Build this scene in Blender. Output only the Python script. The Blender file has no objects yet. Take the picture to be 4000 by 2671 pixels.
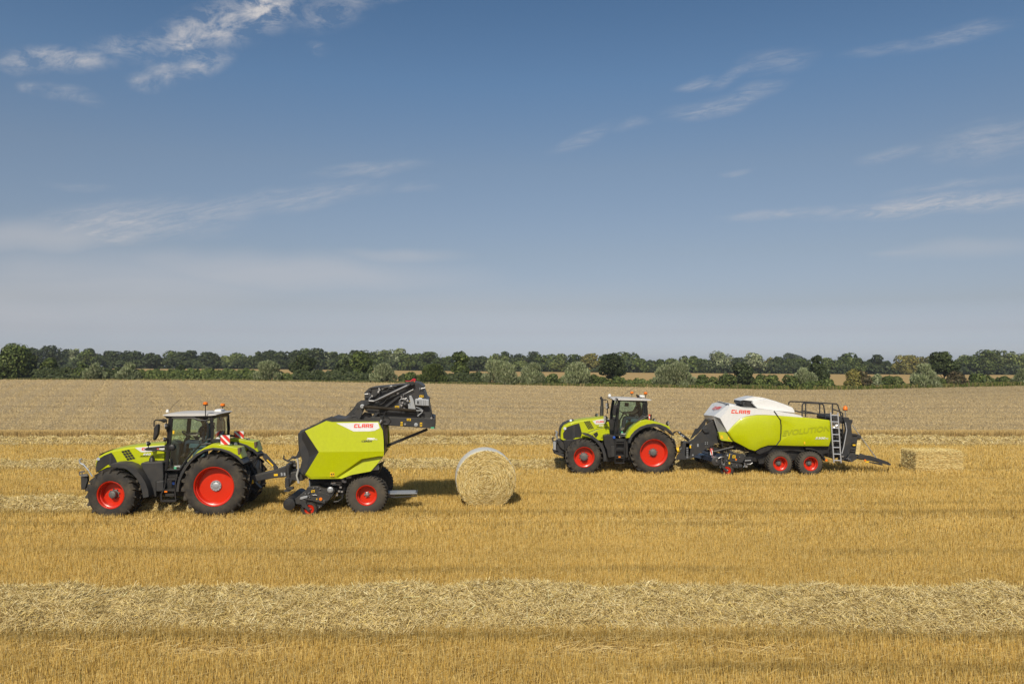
import bpy, bmesh, math, random
import numpy as np
from mathutils import Vector, Matrix, noise
R = math.radians
random.seed(7)
rng = np.random.default_rng(11)
scene = bpy.context.scene
COL = scene.collection

# ------------------------------------------------------------------ camera
F, CU, HV, CH = 3111.0, 2000.0, 1430.0, 4.35      # focal length in photo pixels, centre column, horizon row, camera height
cam_d = bpy.data.cameras.new('camera'); cam = bpy.data.objects.new('camera', cam_d); COL.objects.link(cam)
cam.location = (0, 0, CH); cam.rotation_euler = (R(90), 0, 0)
cam_d.sensor_width = 36; cam_d.lens = F / 4000 * 36
cam_d.shift_y = (HV - 1335.5) / 4000
cam_d.clip_start = 0.5; cam_d.clip_end = 12000
scene.camera = cam
# ------------------------------------------------------------------ sun, sky, exposure
SHX, SHY = 0.2, 1.15                                 # shadow offset per metre of height
SUN_EL = math.atan(1 / math.hypot(SHX, SHY))
sun_d = bpy.data.lights.new('sun', 'SUN'); sun = bpy.data.objects.new('sun', sun_d); COL.objects.link(sun)
sun_d.energy = 4.1; sun_d.angle = R(0.53); sun_d.color = (1.0, 0.91, 0.76)
sun.rotation_euler = Vector((-SHX, -SHY, 1)).to_track_quat('Z', 'Y').to_euler(); sun.location = (0, 0, 60)
scene.view_settings.view_transform = 'Standard'; scene.view_settings.look = 'None'
scene.view_settings.exposure = 0.0; scene.view_settings.gamma = 1
world = bpy.data.worlds.new('World'); scene.world = world; world.use_nodes = True

class NT:
    def __init__(s, nt): s.nt = nt; s.n = nt.nodes; s.l = nt.links
    def node(s, t, **kw):
        n = s.n.new(t)
        for k, v in kw.items(): setattr(n, k, v)
        return n
    def link(s, a, b): s.l.new(a, b)
    def math(s, op, a, b=None, c=None, clamp=False):
        n = s.n.new('ShaderNodeMath'); n.operation = op; n.use_clamp = clamp
        for i, v in enumerate((a, b, c)):
            if v is None: continue
            if isinstance(v, (int, float)): n.inputs[i].default_value = v
            else: s.l.new(v, n.inputs[i])
        return n.outputs[0]
    def mix(s, fac, a, b, blend='MIX'):
        n = s.n.new('ShaderNodeMix'); n.data_type = 'RGBA'; n.blend_type = blend
        for sock, v in ((n.inputs[0], fac), (n.inputs[6], a), (n.inputs[7], b)):
            if isinstance(v, (int, float)): sock.default_value = v
            elif isinstance(v, tuple): sock.default_value = v if len(v) == 4 else (*v, 1)
            else: s.l.new(v, sock)
        return n.outputs[2]
    def noise(s, vec, scale, detail=3, rough=.55, dist=0, dim='3D'):
        n = s.n.new('ShaderNodeTexNoise'); n.noise_dimensions = dim
        n.inputs['Scale'].default_value = scale; n.inputs['Detail'].default_value = detail
        n.inputs['Roughness'].default_value = rough; n.inputs['Distortion'].default_value = dist
        if vec is not None: s.l.new(vec, n.inputs['Vector'])
        return n.outputs[0]
    def ramp(s, fac, stops):
        n = s.n.new('ShaderNodeValToRGB'); e = n.color_ramp.elements
        while len(e) > 1: e.remove(e[-1])
        for i, (p, c) in enumerate(stops):
            el = e[0] if i == 0 else e.new(p)
            el.position = p; el.color = (*c, 1) if not isinstance(c, (int, float)) else (c, c, c, 1)
        s.l.new(fac, n.inputs[0]); return n.outputs[0]
    def maprange(s, v, a, b, c=0, d=1, interp='LINEAR'):
        n = s.n.new('ShaderNodeMapRange'); n.interpolation_type = interp
        s.l.new(v, n.inputs[0])
        for i, x in enumerate((a, b, c, d)): n.inputs[i + 1].default_value = x
        return n.outputs[0]
    def mapping(s, vec, loc=(0, 0, 0), rot=(0, 0, 0), sc=(1, 1, 1)):
        n = s.n.new('ShaderNodeMapping'); s.l.new(vec, n.inputs[0])
        n.inputs[1].default_value = loc; n.inputs[2].default_value = rot; n.inputs[3].default_value = sc
        return n.outputs[0]

def build_world():
    w = NT(world.node_tree)
    bg = w.n['Background']
    sky = w.node('ShaderNodeTexSky', sky_type='NISHITA'); sky.sun_disc = False
    sky.sun_elevation = SUN_EL; sky.sun_rotation = math.atan2(-SHX, -SHY)
    sky.air_density = 1.0; sky.dust_density = 1.6; sky.ozone_density = 2.0; sky.altitude = 0
    tc = w.node('ShaderNodeTexCoord'); d = tc.outputs['Generated']
    sep = w.node('ShaderNodeSeparateXYZ'); w.link(d, sep.inputs[0])
    # cloud layer: wisps at fixed directions of the sky (azimuth and height as slopes from due north, +Y)
    yy = w.math('MAXIMUM', sep.outputs[1], 0.05)
    a = w.math('DIVIDE', sep.outputs[0], yy); b = w.math('DIVIDE', sep.outputs[2], yy)
    comb = w.node('ShaderNodeCombineXYZ'); w.link(a, comb.inputs[0]); w.link(b, comb.inputs[1])
    p = comb.outputs[0]
    nb = w.noise(p, 7, 2, .5); nb2 = w.noise(w.mapping(p, (3.1, 7.7, 0)), 7, 2, .5)
    warp = w.node('ShaderNodeCombineXYZ')
    w.link(w.math('MULTIPLY', w.math('SUBTRACT', nb, .5), .075), warp.inputs[0])
    w.link(w.math('MULTIPLY', w.math('SUBTRACT', nb2, .5), .035), warp.inputs[1])
    vm = w.node('ShaderNodeVectorMath', operation='ADD'); w.link(p, vm.inputs[0]); w.link(warp.outputs[0], vm.inputs[1])
    pw = vm.outputs[0]
    # u, v, half width, half height (photo px), tilt deg, strength, kind (0 puffy, 1 streaky, 2 veil)
    CL = [(1030, 30, 170, 90, 10, 1.6, 0), (800, 120, 290, 95, 18, 1.0, 0), (520, 165, 190, 50, 5, .62, 0), (790, 248, 110, 50, 15, .85, 0),
          (640, 260, 80, 60, -10, .6, 0), (560, 310, 70, 40, 5, .55, 0), (230, 235, 230, 45, 0, .85, 0), (80, 250, 100, 35, 0, .6, 0),
          (1310, 50, 170, 60, 15, .62, 0), (1255, 183, 60, 22, -10, .5, 0), (270, 365, 120, 30, -15, .45, 0), (130, 335, 60, 22, -10, .4, 0),
          (1480, 0, 160, 30, 8, .35, 0),
          (3080, 50, 1, 1, 0, 0, 1), (3730, 140, 240, 36, 13, .36, 1), (3450, 190, 170, 26, 11, .26, 1), (2830, 395, 220, 34, 14, .5, 1),
          (2860, 300, 120, 20, 18, .36, 1), (3030, 250, 160, 50, 12, .3, 1), (2720, 325, 70, 18, 17, .45, 1), (2270, 540, 150, 26, 22, .32, 1),
          (2480, 490, 90, 20, 12, .25, 1), (3860, 550, 240, 75, 10, .38, 1), (3480, 605, 150, 24, 10, .38, 1), (2900, 655, 60, 12, 5, .35, 1),
          (3700, 790, 520, 40, 4, .85, 1), (3050, 826, 230, 24, 5, .5, 1), (3750, 715, 300, 20, 6, .28, 1), (3800, 975, 330, 40, 4, .33, 2), (3550, 990, 160, 14, 2, .3, 2),
          (420, 890, 470, 85, 5, .75, 1), (150, 930, 420, 70, 3, .6, 2), (420, 870, 300, 60, 4, .4, 2), (850, 830, 260, 45, 12, .45, 1), (1180, 770, 300, 40, 8, .42, 1), (1440, 665, 210, 28, 5, .42, 1),
          (1600, 745, 100, 20, 0, .25, 1), (300, 735, 160, 20, -3, .2, 1), (1550, 998, 260, 30, -1, .42, 2), (1100, 1070, 800, 85, -2, .62, 2), (250, 1150, 1100, 170, 0, .55, 2), (1500, 1200, 1200, 110, 0, .25, 2),
          (1250, 1120, 500, 40, 0, .25, 2)]
    n0 = w.maprange(w.noise(w.mapping(p, sc=(16, 28, 1)), 1.5, 8, .68, .4), .42, .66)
    n1 = w.maprange(w.noise(w.mapping(w.mapping(p, rot=(0, 0, R(-10))), sc=(15, 80, 1)), 1.5, 9, .74, .5), .40, .66)
    n2 = w.maprange(w.noise(w.mapping(p, sc=(2.2, 17, 1)), 1.5, 5, .5, .2), .25, .75)
    nz = (n0, n1, n2); tot = [None, None, None]
    for (u, v, hw, hh, tilt, st, k) in CL:
        if st == 0: continue
        m = w.node('ShaderNodeMapping', vector_type='TEXTURE'); w.link(pw, m.inputs[0])
        m.inputs[1].default_value = ((u - CU) / F, (HV - v) / F, 0); m.inputs[2].default_value = (0, 0, R(tilt))
        m.inputs[3].default_value = (hw * 1.35 / F, hh * 1.45 / F, 1)
        ln = w.node('ShaderNodeVectorMath', operation='LENGTH'); w.link(m.outputs[0], ln.inputs[0])
        g = w.maprange(ln.outputs['Value'], 1.0, .1, 0, st, 'SMOOTHSTEP')
        tot[k] = g if tot[k] is None else w.math('MAXIMUM', tot[k], g)
    msk = None
    for k in range(3):
        soft = (.06, .16, .5)[k]
        t = w.math('MULTIPLY', tot[k], w.math('ADD', w.math('MULTIPLY', nz[k], 1 - soft), soft))
        msk = t if msk is None else w.math('MAXIMUM', msk, t)
    msk = w.math('MULTIPLY', msk, .86, clamp=True)
    front = w.maprange(sep.outputs[1], .05, .15)
    msk = w.math('MULTIPLY', msk, front)
    up = sep.outputs[2]
    # the summer haze low in the sky: bluer overhead, milky at the horizon
    tint = w.ramp(w.maprange(up, 0, .45), SKY_TINT)
    gain = w.node('ShaderNodeVectorMath', operation='SCALE'); w.link(tint, gain.inputs[0]); gain.inputs['Scale'].default_value = 2.5
    base = w.mix(1.0, sky.outputs[0], gain.outputs[0], 'MULTIPLY')
    cloudc = (7.2, 7.0, 7.1)
    out = w.mix(msk, base, cloudc)
    w.link(out, bg.inputs[0]); bg.inputs[1].default_value = SKY_STR
SKY_STR = 0.08
SKY_TINT = [(0.029, (.775, .80, 1.0)), (.057, (.60, .625, .825)), (.093, (.50, .485, .615)), (.164, (.428, .390, .435)), (.304, (.437, .390, .391)), (.534, (.437, .412, .40)), (.741, (.36, .414, .439)), (.923, (.292, .371, .412))]
build_world()

# ------------------------------------------------------------------ materials
def newmat(name):
    m = bpy.data.materials.new(name); m.use_nodes = True
    t = NT(m.node_tree); b = t.n['Principled BSDF']
    return m, t, b
MATS = {}
def paint(name, col, rough=.35, metal=0, coat=0, dust=.25, scale=3.0, dustcol=(.42, .33, .2), bump=0, spec=.5, trans=0, zdust=0):
    """painted or moulded surface with uneven dust"""
    m, t, b = newmat(name)
    tc = t.node('ShaderNodeTexCoord'); o = tc.outputs['Object']
    n = t.noise(o, scale, 5, .65); fine = t.noise(o, scale * 9, 3, .6)
    f = t.math('MULTIPLY', t.maprange(n, .42, .72), dust, clamp=True)
    f = t.math('MULTIPLY', f, t.maprange(fine, .25, .7, .4, 1))
    if zdust:
        sp = t.node('ShaderNodeSeparateXYZ'); g = t.node('ShaderNodeNewGeometry'); t.link(g.outputs['Normal'], sp.inputs[0])
        up = t.maprange(sp.outputs[2], .35, 1, 0, zdust); f = t.math('MAXIMUM', f, t.math('MULTIPLY', up, t.maprange(n, .2, .6, .5, 1)))
    c = t.mix(f, (*col, 1), (*dustcol, 1))
    c = t.mix(t.maprange(fine, .2, .8, 0, .12), c, (0, 0, 0, 1))
    t.link(c, b.inputs['Base Color'])
    b.inputs['Metallic'].default_value = metal
    r = t.math('ADD', t.math('MULTIPLY', f, .5), rough, clamp=True); t.link(r, b.inputs['Roughness'])
    b.inputs['Coat Weight'].default_value = coat; b.inputs['Coat Roughness'].default_value = .08
    b.inputs['Specular IOR Level'].default_value = spec
    if bump:
        bp = t.node('ShaderNodeBump'); bp.inputs['Strength'].default_value = bump; bp.inputs['Distance'].default_value = .01
        t.link(fine, bp.inputs['Height']); t.link(bp.outputs[0], b.inputs['Normal'])
    MATS[name] = m; return m
LIME = paint('lime_paint', (.455, .505, .0), .36, coat=.14, spec=.35, dust=.07, scale=1.3, zdust=.10)
LIMED = paint('lime_ghost_print', (.355, .395, .0), .4, dust=.1)
WHITE = paint('white_paint', (.74, .74, .73), .35, coat=.3, dust=.12, scale=1.3, zdust=.12)
ROOFW = paint('grey_white_roof', (.60, .58, .55), .45, dust=.25, scale=2, zdust=.2)
SILVERP = paint('silver_paint', (.42, .43, .43), .4, metal=.2, dust=.15)
RED = paint('red_rim_paint', (.60, .022, .003), .3, coat=.18, dust=.07, scale=4, dustcol=(.35, .12, .06))
REDL = paint('red_lettering', (.80, .05, .02), .45, dust=.0)
DARK = paint('anthracite_paint', (.031, .032, .034), .45, dust=.08, scale=3, zdust=.13, spec=.4)
BLACK = paint('black_plastic', (.012, .012, .013), .5, dust=.06, scale=5, zdust=.06)
DEEP = paint('dark_grille_mesh', (.012, .012, .013), .6, dust=.05)
RUB = paint('tyre_rubber', (.032, .029, .026), .8, dust=.9, scale=2.6, dustcol=(.14, .115, .08), bump=.3, spec=.3)
RUBB = paint('dusty_tyre_rubber', (.065, .057, .047), .85, dust=.8, scale=2.6, dustcol=(.16, .13, .09), bump=.3, spec=.3)
STEEL = paint('bare_steel', (.50, .50, .50), .35, metal=.85, dust=.2, scale=8)
GALV = paint('galvanised_steel', (.40, .42, .44), .45, metal=.5, dust=.2, scale=9)
ALU = paint('aluminium', (.62, .64, .67), .35, metal=.6, dust=.1, scale=9)
HUBG = paint('grey_hub_paint', (.10, .10, .10), .5, dust=.3, scale=9)
YEL = paint('yellow_label', (.85, .52, .0), .5, dust=.1)
ORG = paint('orange_plastic', (.85, .20, .01), .3, dust=.05)
BLUE = paint('blue_cap', (.02, .09, .42), .4, dust=.05)
GREENL = paint('green_label', (.08, .42, .22), .5, dust=.05)
BROWNL = paint('brown_paint', (.11, .07, .05), .5, dust=.2)
WPL = paint('white_plastic', (.78, .78, .76), .4, dust=.08)
REDW = paint('warning_red', (.68, .03, .02), .4, dust=.05)
SEATF = paint('seat_fabric', (.09, .12, .13), .9, dust=.1)
BALEBLUE = paint('blue_black_steel', (.03, .045, .085), .25, metal=.4, dust=.1, scale=4)
def glassmat(name, tint, refl=.10):
    m = bpy.data.materials.new(name); m.use_nodes = True; t = NT(m.node_tree); t.n.remove(t.n['Principled BSDF'])
    out = t.n['Material Output']; tr = t.node('ShaderNodeBsdfTransparent'); tr.inputs[0].default_value = (*tint, 1)
    gl = t.node('ShaderNodeBsdfGlossy'); gl.inputs['Roughness'].default_value = .03
    fr = t.node('ShaderNodeFresnel'); fr.inputs[0].default_value = 1.5
    mx = t.node('ShaderNodeMixShader'); t.link(t.math('MINIMUM', t.math('ADD', fr.outputs[0], refl, clamp=True), .28), mx.inputs[0])
    t.link(tr.outputs[0], mx.inputs[1]); t.link(gl.outputs[0], mx.inputs[2]); t.link(mx.outputs[0], out.inputs[0]); return m
GLASS = glassmat('cab_glass', (.70, .91, .93), .08)
LENS = paint('lamp_lens', (.65, .67, .7), .1, metal=.5, dust=0)

def attrmat(name, rough=.75, trans=0, spec=.2):
    m, t, b = newmat(name)
    at = t.node('ShaderNodeAttribute'); at.attribute_name = 'Col'
    t.link(at.outputs[0], b.inputs['Base Color']); b.inputs['Roughness'].default_value = rough
    b.inputs['Specular IOR Level'].default_value = spec
    if trans:
        td = t.node('ShaderNodeBsdfTranslucent'); t.link(at.outputs[0], td.inputs[0])
        mx = t.node('ShaderNodeMixShader'); mx.inputs[0].default_value = trans
        t.link(b.outputs[0], mx.inputs[1]); t.link(td.outputs[0], mx.inputs[2]); t.link(mx.outputs[0], t.n['Material Output'].inputs[0])
    return m
STRAW = attrmat('straw', .7, .15, .12)
LEAF = attrmat('leaf', .6, .22, .25)

# ------------------------------------------------------------------ tagging
def tag(o, label=None, cat=None, group=None, kind=None):
    if label: o['label'] = label
    if cat: o['category'] = cat
    if group: o['group'] = group
    if kind: o['kind'] = kind
    return o
def link(o): COL.objects.link(o); return o

# ------------------------------------------------------------------ numpy meshes
def npmesh(name, verts, quads, cols=None, mat=None, smooth=False, percorner=False):
    me = bpy.data.meshes.new(name); nv = len(verts); nq = len(quads); k = quads.shape[1]
    me.vertices.add(nv); me.vertices.foreach_set('co', np.ascontiguousarray(verts, dtype=np.float32).ravel())
    me.loops.add(nq * k); me.loops.foreach_set('vertex_index', np.ascontiguousarray(quads, dtype=np.int32).ravel())
    me.polygons.add(nq); me.polygons.foreach_set('loop_start', np.arange(0, nq * k, k, dtype=np.int32))
    if smooth: me.polygons.foreach_set('use_smooth', np.ones(nq, dtype=bool))
    me.update()
    if cols is not None:
        at = me.attributes.new('Col', 'FLOAT_COLOR', 'FACE'); c = np.ones((nq, 4), dtype=np.float32); c[:, :3] = cols
        at.data.foreach_set('color', c.ravel())
    if mat: me.materials.append(mat)
    o = bpy.data.objects.new(name, me); link(o); return o
def ribbons(name, base, vec, side, cols, mat):
    n = len(base); V = np.empty((n, 4, 3), dtype=np.float32)
    V[:, 0] = base - side; V[:, 1] = base + side; V[:, 2] = base + vec + side * .7; V[:, 3] = base + vec - side * .7
    return npmesh(name, V.reshape(-1, 3), np.arange(4 * n).reshape(n, 4), cols, mat)
def palette(n, stops, w=None, jit=.12):
    s = np.array(stops); i = rng.choice(len(s), n, p=w); c = s[i] * (1 + rng.normal(0, jit, (n, 1)))
    return np.clip(c, .004, .95)
UI = np.array([-1500, 0, 1000, 2000, 3000, 3300, 4000, 5500.]); VH = np.array([1478, 1480, 1485, 1502, 1520, 1521, 1505, 1490.])
VT = np.array([1436, 1438, 1441, 1451, 1459, 1461, 1464, 1466.])
def zt(x, y):
    x = np.asarray(x, float); y = np.asarray(y, float)
    u = CU + x / np.maximum(y, 1) * F
    za = CH - .55 - (np.interp(u, UI, VH) - HV) * 126 / F
    zb = CH - (np.interp(u, UI, VT) - HV) * 330 / F
    s = np.clip((y - 62) / (128 - 62), 0, 1); s = s * s * (3 - 2 * s) * .35 + s * .65
    t = np.clip((y - 128) / (330 - 128), 0, 1)
    return np.where(y < 62, 0, za * s) * (1 - t) + zb * t
# ------------------------------------------------------------------ mesh building
BASE = Vector((0, 0, 0))
def empty(name, loc):
    o = bpy.data.objects.new(name, None); link(o); o.location = loc; o.empty_display_size = .3; return o
class MB:
    def __init__(s): s.v = []; s.f = []
    def add(s, vs, fs):
        k = len(s.v); s.v += [Vector(x) for x in vs]; s.f += [tuple(i + k for i in f) for f in fs]; return s
    def poly(s, pts): return s.add(pts, [tuple(range(len(pts)))])
    def loft(s, rings, cap=True):
        n = len(rings[0]); vs = [p for r in rings for p in r]; fs = []
        for j in range(len(rings) - 1):
            for i in range(n): a = j * n + i; b = j * n + (i + 1) % n; fs.append((a, b, b + n, a + n))
        if cap: fs.append(tuple(range(n))[::-1]); fs.append(tuple(range((len(rings) - 1) * n, len(rings) * n)))
        return s.add(vs, fs)
    def slab(s, pts, th):
        """outline (world points) given thickness th away from the camera"""
        return s.loft([[Vector(p) for p in pts], [Vector(p) + Vector((0, th, 0)) for p in pts]])
    def box(s, c, d, rot=None):
        c = Vector(c); h = Vector(d) / 2; vs = [Vector((x * h.x, y * h.y, z * h.z)) for x in (-1, 1) for y in (-1, 1) for z in (-1, 1)]
        if rot: m = Matrix.Rotation(rot, 3, 'Y'); vs = [m @ v for v in vs]
        return s.add([c + v for v in vs], [(0, 1, 3, 2), (4, 6, 7, 5), (0, 4, 5, 1), (2, 3, 7, 6), (0, 2, 6, 4), (1, 5, 7, 3)])
    def tube(s, path, r, n=8, cap=True):
        path = [Vector(p) for p in path]; rings = []
        rr = r if isinstance(r, (list, tuple)) else [r] * len(path); up = None
        for i, p in enumerate(path):
            t = (path[min(i + 1, len(path) - 1)] - path[max(i - 1, 0)]).normalized()
            if up is None: up = Vector((0, 0, 1)) if abs(t.z) < .9 else Vector((1, 0, 0))
            a = t.cross(up).normalized(); b = a.cross(t).normalized(); up = b
            rings.append([p + (a * math.cos(k * 6.28319 / n) + b * math.sin(k * 6.28319 / n)) * rr[i] for k in range(n)])
        return s.loft(rings, cap)
    def beam(s, p0, p1, w, h):
        """rectangular bar: w along the view depth, h across the bar"""
        p0 = Vector(p0); p1 = Vector(p1); t = (p1 - p0).normalized(); y = Vector((0, 1, 0)); y = (y - t * y.dot(t))
        y = y.normalized() if y.length > .1 else Vector((1, 0, 0)); n = t.cross(y).normalized()
        rg = lambda p: [p + y * a * w / 2 + n * b * h / 2 for a, b in ((-1, -1), (1, -1), (1, 1), (-1, 1))]
        return s.loft([rg(p0), rg(p1)])
    def lathe(s, c, prof, n=40, axis='y', closed=True):
        """profile of (radius, offset along the axis)"""
        c = Vector(c); rings = []
        for r, o in prof:
            ring = []
            for k in range(n):
                a = k * 2 * math.pi / n; x, z = math.cos(a) * r, math.sin(a) * r
                ring.append(c + (Vector((x, o, z)) if axis == 'y' else Vector((x, -z, o)) if axis == 'z' else Vector((o, x, z))))
            rings.append(ring)
        return s.loft(rings, closed)
    def build(s, name, mat, parent=None, base=None, bevel=0, smooth=35, seg=2):
        base = BASE if base is None else base
        me = bpy.data.meshes.new(name); me.from_pydata([tuple(v - base) for v in s.v], [], s.f)
        bm = bmesh.new(); bm.from_mesh(me); bmesh.ops.recalc_face_normals(bm, faces=bm.faces); bm.to_mesh(me); bm.free()
        if smooth: me.polygons.foreach_set('use_smooth', [True] * len(me.polygons)); me.set_sharp_from_angle(angle=R(smooth))
        me.materials.append(mat); o = bpy.data.objects.new(name, me); link(o)
        if parent: o.parent = parent
        if bevel:
            m = o.modifiers.new('bevel', 'BEVEL'); m.width = bevel; m.segments = seg; m.limit_method = 'ANGLE'; m.angle_limit = R(28); m.harden_normals = True
        return o
def crop(x0, y0, s):
    return lambda zx, zy, D: Vector(((x0 + zx / s - CU) / F * D, D, CH - (y0 + zy / s - HV) / F * D))
CA = crop(320, 1540, 2289 / 730); CB = crop(950, 1460, 2163 / 800); CD = crop(2130, 1500, 2348 / 570)
CE = crop(2620, 1500, 2348 / 730); CF = crop(3050, 1520, 2348 / 750); CT = crop(1350, 1470, 2348 / 380); CP = crop(1130, 1830, 2348 / 370); CQ = crop(2700, 1730, 2348 / 300); CH_ = crop(930, 1700, 2348 / 320)
def pts(c, l, D): return [c(x, y, D) for x, y in l]
def slab(name, c, l, D, th, mat, parent, bevel=0): return MB().slab(pts(c, l, D), th).build(name, mat, parent, bevel=bevel)
def scaled(ps, D, sx, sz, dz=0, anchor=.0):
    """copy of an outline at another depth, scaled about its centre column and a height anchor"""
    xs = [p.x for p in ps]; zs = [p.z for p in ps]; cx = (min(xs) + max(xs)) / 2; cz = min(zs) + anchor * (max(zs) - min(zs))
    return [Vector((cx + (p.x - cx) * sx, D, cz + (p.z - cz) * sz + dz)) for p in ps]

def make_wheel(parent, c, Rt, W, rimR, dish, hubR, hubout, side, nl, lug=.05, rub=None, hubmat=None, steer=0, bolts=8, hublen=.0, sweep=.26, lugw=.5, discin=.03):
    """wheel with its outer face towards side*-Y; c is the wheel centre"""
    root = MB(); W2 = W / 2; y0 = -W2
    # rim: lip, stepped barrel, dished disc
    prof = [(rimR + .012, y0 + .06), (rimR + .012, y0 + .03), (rimR, y0 + .02), (rimR - .018, y0 + .035), (rimR - .022, y0 + dish * .45), (rimR - .05, y0 + dish * .5), (rimR - .055, y0 + dish * .8), (rimR * .86, y0 + dish),
            (rimR * .6, y0 + dish - discin), (hubR * 1.25, y0 + dish - discin * 1.3), (hubR * 1.2, y0 + dish + .03)]
    root.lathe((0, 0, 0), prof, 56, closed=False)
    root.lathe((0, 0, 0), [(rimR + .012, y0 + .06), (rimR - .03, y0 + W * .3), (rimR - .03, W2 - .1), (rimR + .01, W2 - .03)], 40, closed=False)
    rim = root.build('wheel', RED, parent, Vector((0, 0, 0)), smooth=38)
    rim.location = Vector(c) - BASE; rim.rotation_euler = (0, 0, (math.pi if side < 0 else 0) + steer)
    t = MB(); dr = Rt - rimR
    Rc = Rt - lug
    prof = [(rimR - .005, y0 + .06), (rimR + .02, y0 + .015), (rimR + dr * .28, y0 - .005), (rimR + dr * .55, y0 + .012), (Rc - dr * .14, y0 + .035), (Rc - .01, y0 + W * .12), (Rc, y0 + W * .3), (Rc + .006, 0)]
    prof += [(r, -y) for r, y in prof[::-1][1:]]
    t.lathe((0, 0, 0), prof, 72, closed=False)
    pitch = 2 * math.pi / nl
    for i in range(nl):
        for sd in (-1, 1):
            a0 = i * pitch + (pitch / 2 if sd > 0 else 0); rings = []
            for j, s in enumerate((0, .25, .5, .75, 1.0, 1.16)):
                if s <= 1: y = sd * (-.02 * W + s * W * .47); rb = Rc + .002 - .012 * s; hh = lug + .006
                else: y = sd * W * .49; rb = Rc - dr * .16; hh = .012
                a = a0 + sweep * s ** .8; hw = lugw * pitch * (.36 + .10 * s) * .5 if s <= 1 else lugw * pitch * .17
                P = lambda aa, rr, yy=y: Vector((math.cos(aa) * rr, yy, math.sin(aa) * rr))
                if s <= 1: rings.append([P(a - hw, rb - .02), P(a + hw, rb - .02), P(a + hw * .8, rb + hh), P(a - hw * .8, rb + hh)])
                else: yo = sd * (W2 - .02 + .012); yi = sd * (W2 - .05); rings.append([P(a - hw, rb, yi), P(a + hw, rb, yi), P(a + hw * .8, rb, yo), P(a - hw * .8, rb, yo)])
            t.loft(rings)
    tyre = t.build('tyre', rub or RUB, rim, Vector((0, 0, 0)), smooth=30)
    h = MB(); yd = y0 + dish - discin
    h.lathe((0, 0, 0), [(hubR * 1.22, yd + .04), (hubR * 1.22, yd - .012), (hubR * 1.0, yd - .02), (hubR, yd - .02 - hubout), (hubR * .86, yd - .03 - hubout), (hubR * .3, yd - .035 - hubout), (.004, yd - .034 - hubout)], 28)
    for k in range(bolts):
        a = k * 2 * math.pi / bolts + .2; rr = hubR * 1.42; h.lathe((math.cos(a) * rr, yd, math.sin(a) * rr), [(.02, .03), (.02, -.03), (.012, -.045)], 7)
    h.build('hub', hubmat or HUBG, rim, Vector((0, 0, 0)))
    return rim
def copy_wheel(src, parent, c, turn):
    o = src.copy(); link(o); o.parent = parent; o.location = Vector(c) - BASE; o.rotation_euler = (0, 0, turn)
    for ch in list(src.children): d = ch.copy(); link(d); d.parent = o
    return o

GL = {'C': [(0, 0, .3, 1), (.3, .74, 1, 1), (.3, 0, 1, .26)], 'L': [(0, 0, .3, 1), (.3, 0, .95, .26)], 'A': [(0, 0, .3, 1), (.7, 0, 1, 1), (.3, .76, .7, 1), (.3, .26, .7, .48)],
      'S': [(0, .74, 1, 1), (0, .48, .32, .74), (0, .40, 1, .60), (.68, .22, 1, .40), (0, 0, 1, .22)]}
def place_letters(mb, rects_or_mesh, c, box, D, shear, slope, dfn):
    x0, y0, x1, y1 = box; vs, fs = rects_or_mesh
    xs = [v[0] for v in vs]; zs = [v[1] for v in vs]; ax, bx, az, bz = min(xs), max(xs), min(zs), max(zs); out = []
    for v in vs:
        s = (v[0] - ax) / (bx - ax); t = (v[1] - az) / (bz - az); zx = x0 + s * (x1 - x0); zy = y1 + t * (y0 - y1) - slope * s
        Dd = dfn(zx, zy) if dfn else D; p = c(zx, zy, Dd); out.append(p)
    th = Vector((0, .006, 0)); n = len(out)
    mb.v += out; k0 = len(mb.v) - n; mb.f += [tuple(i + k0 for i in f) for f in fs]
def block_word(word, shear=.18, gap=.17):
    vs = []; fs = []; x = 0
    for ch in word:
        for (a, b, c_, d) in GL[ch]:
            if ch == 'S' and (a, b) == (0, .48): b, d = .60, .74
            k = len(vs); vs += [(x + p + q * shear, q) for p, q in ((a, b), (c_, b), (c_, d), (a, d))]; fs.append((k, k + 1, k + 2, k + 3))
        x += (1 if ch != 'L' else .95) + gap
    return vs, fs
def font_word(word, shear=.22, bold=.02, space=1.0):
    cu = bpy.data.curves.new('t', 'FONT'); cu.body = word; cu.shear = shear; cu.offset = bold; cu.space_character = space; cu.resolution_u = 3
    o = bpy.data.objects.new('t', cu); link(o); dg = bpy.context.evaluated_depsgraph_get(); dg.update()
    me = bpy.data.meshes.new_from_object(o.evaluated_get(dg)); vs = [(v.co.x, v.co.y) for v in me.vertices]; fs = [tuple(p.vertices) for p in me.polygons]
    bpy.data.objects.remove(o); bpy.data.curves.remove(cu); bpy.data.meshes.remove(me); return vs, fs
def word(name, txt, c, box, D, mat, parent, shear=.2, bold=.02, slope=0, dfn=None, block=False, space=1.0):
    mb = MB(); place_letters(mb, block_word(txt, shear) if block else font_word(txt, shear, bold, space), c, box, D, shear, slope, dfn)
    return mb.build(name, mat, parent, smooth=0)

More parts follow.
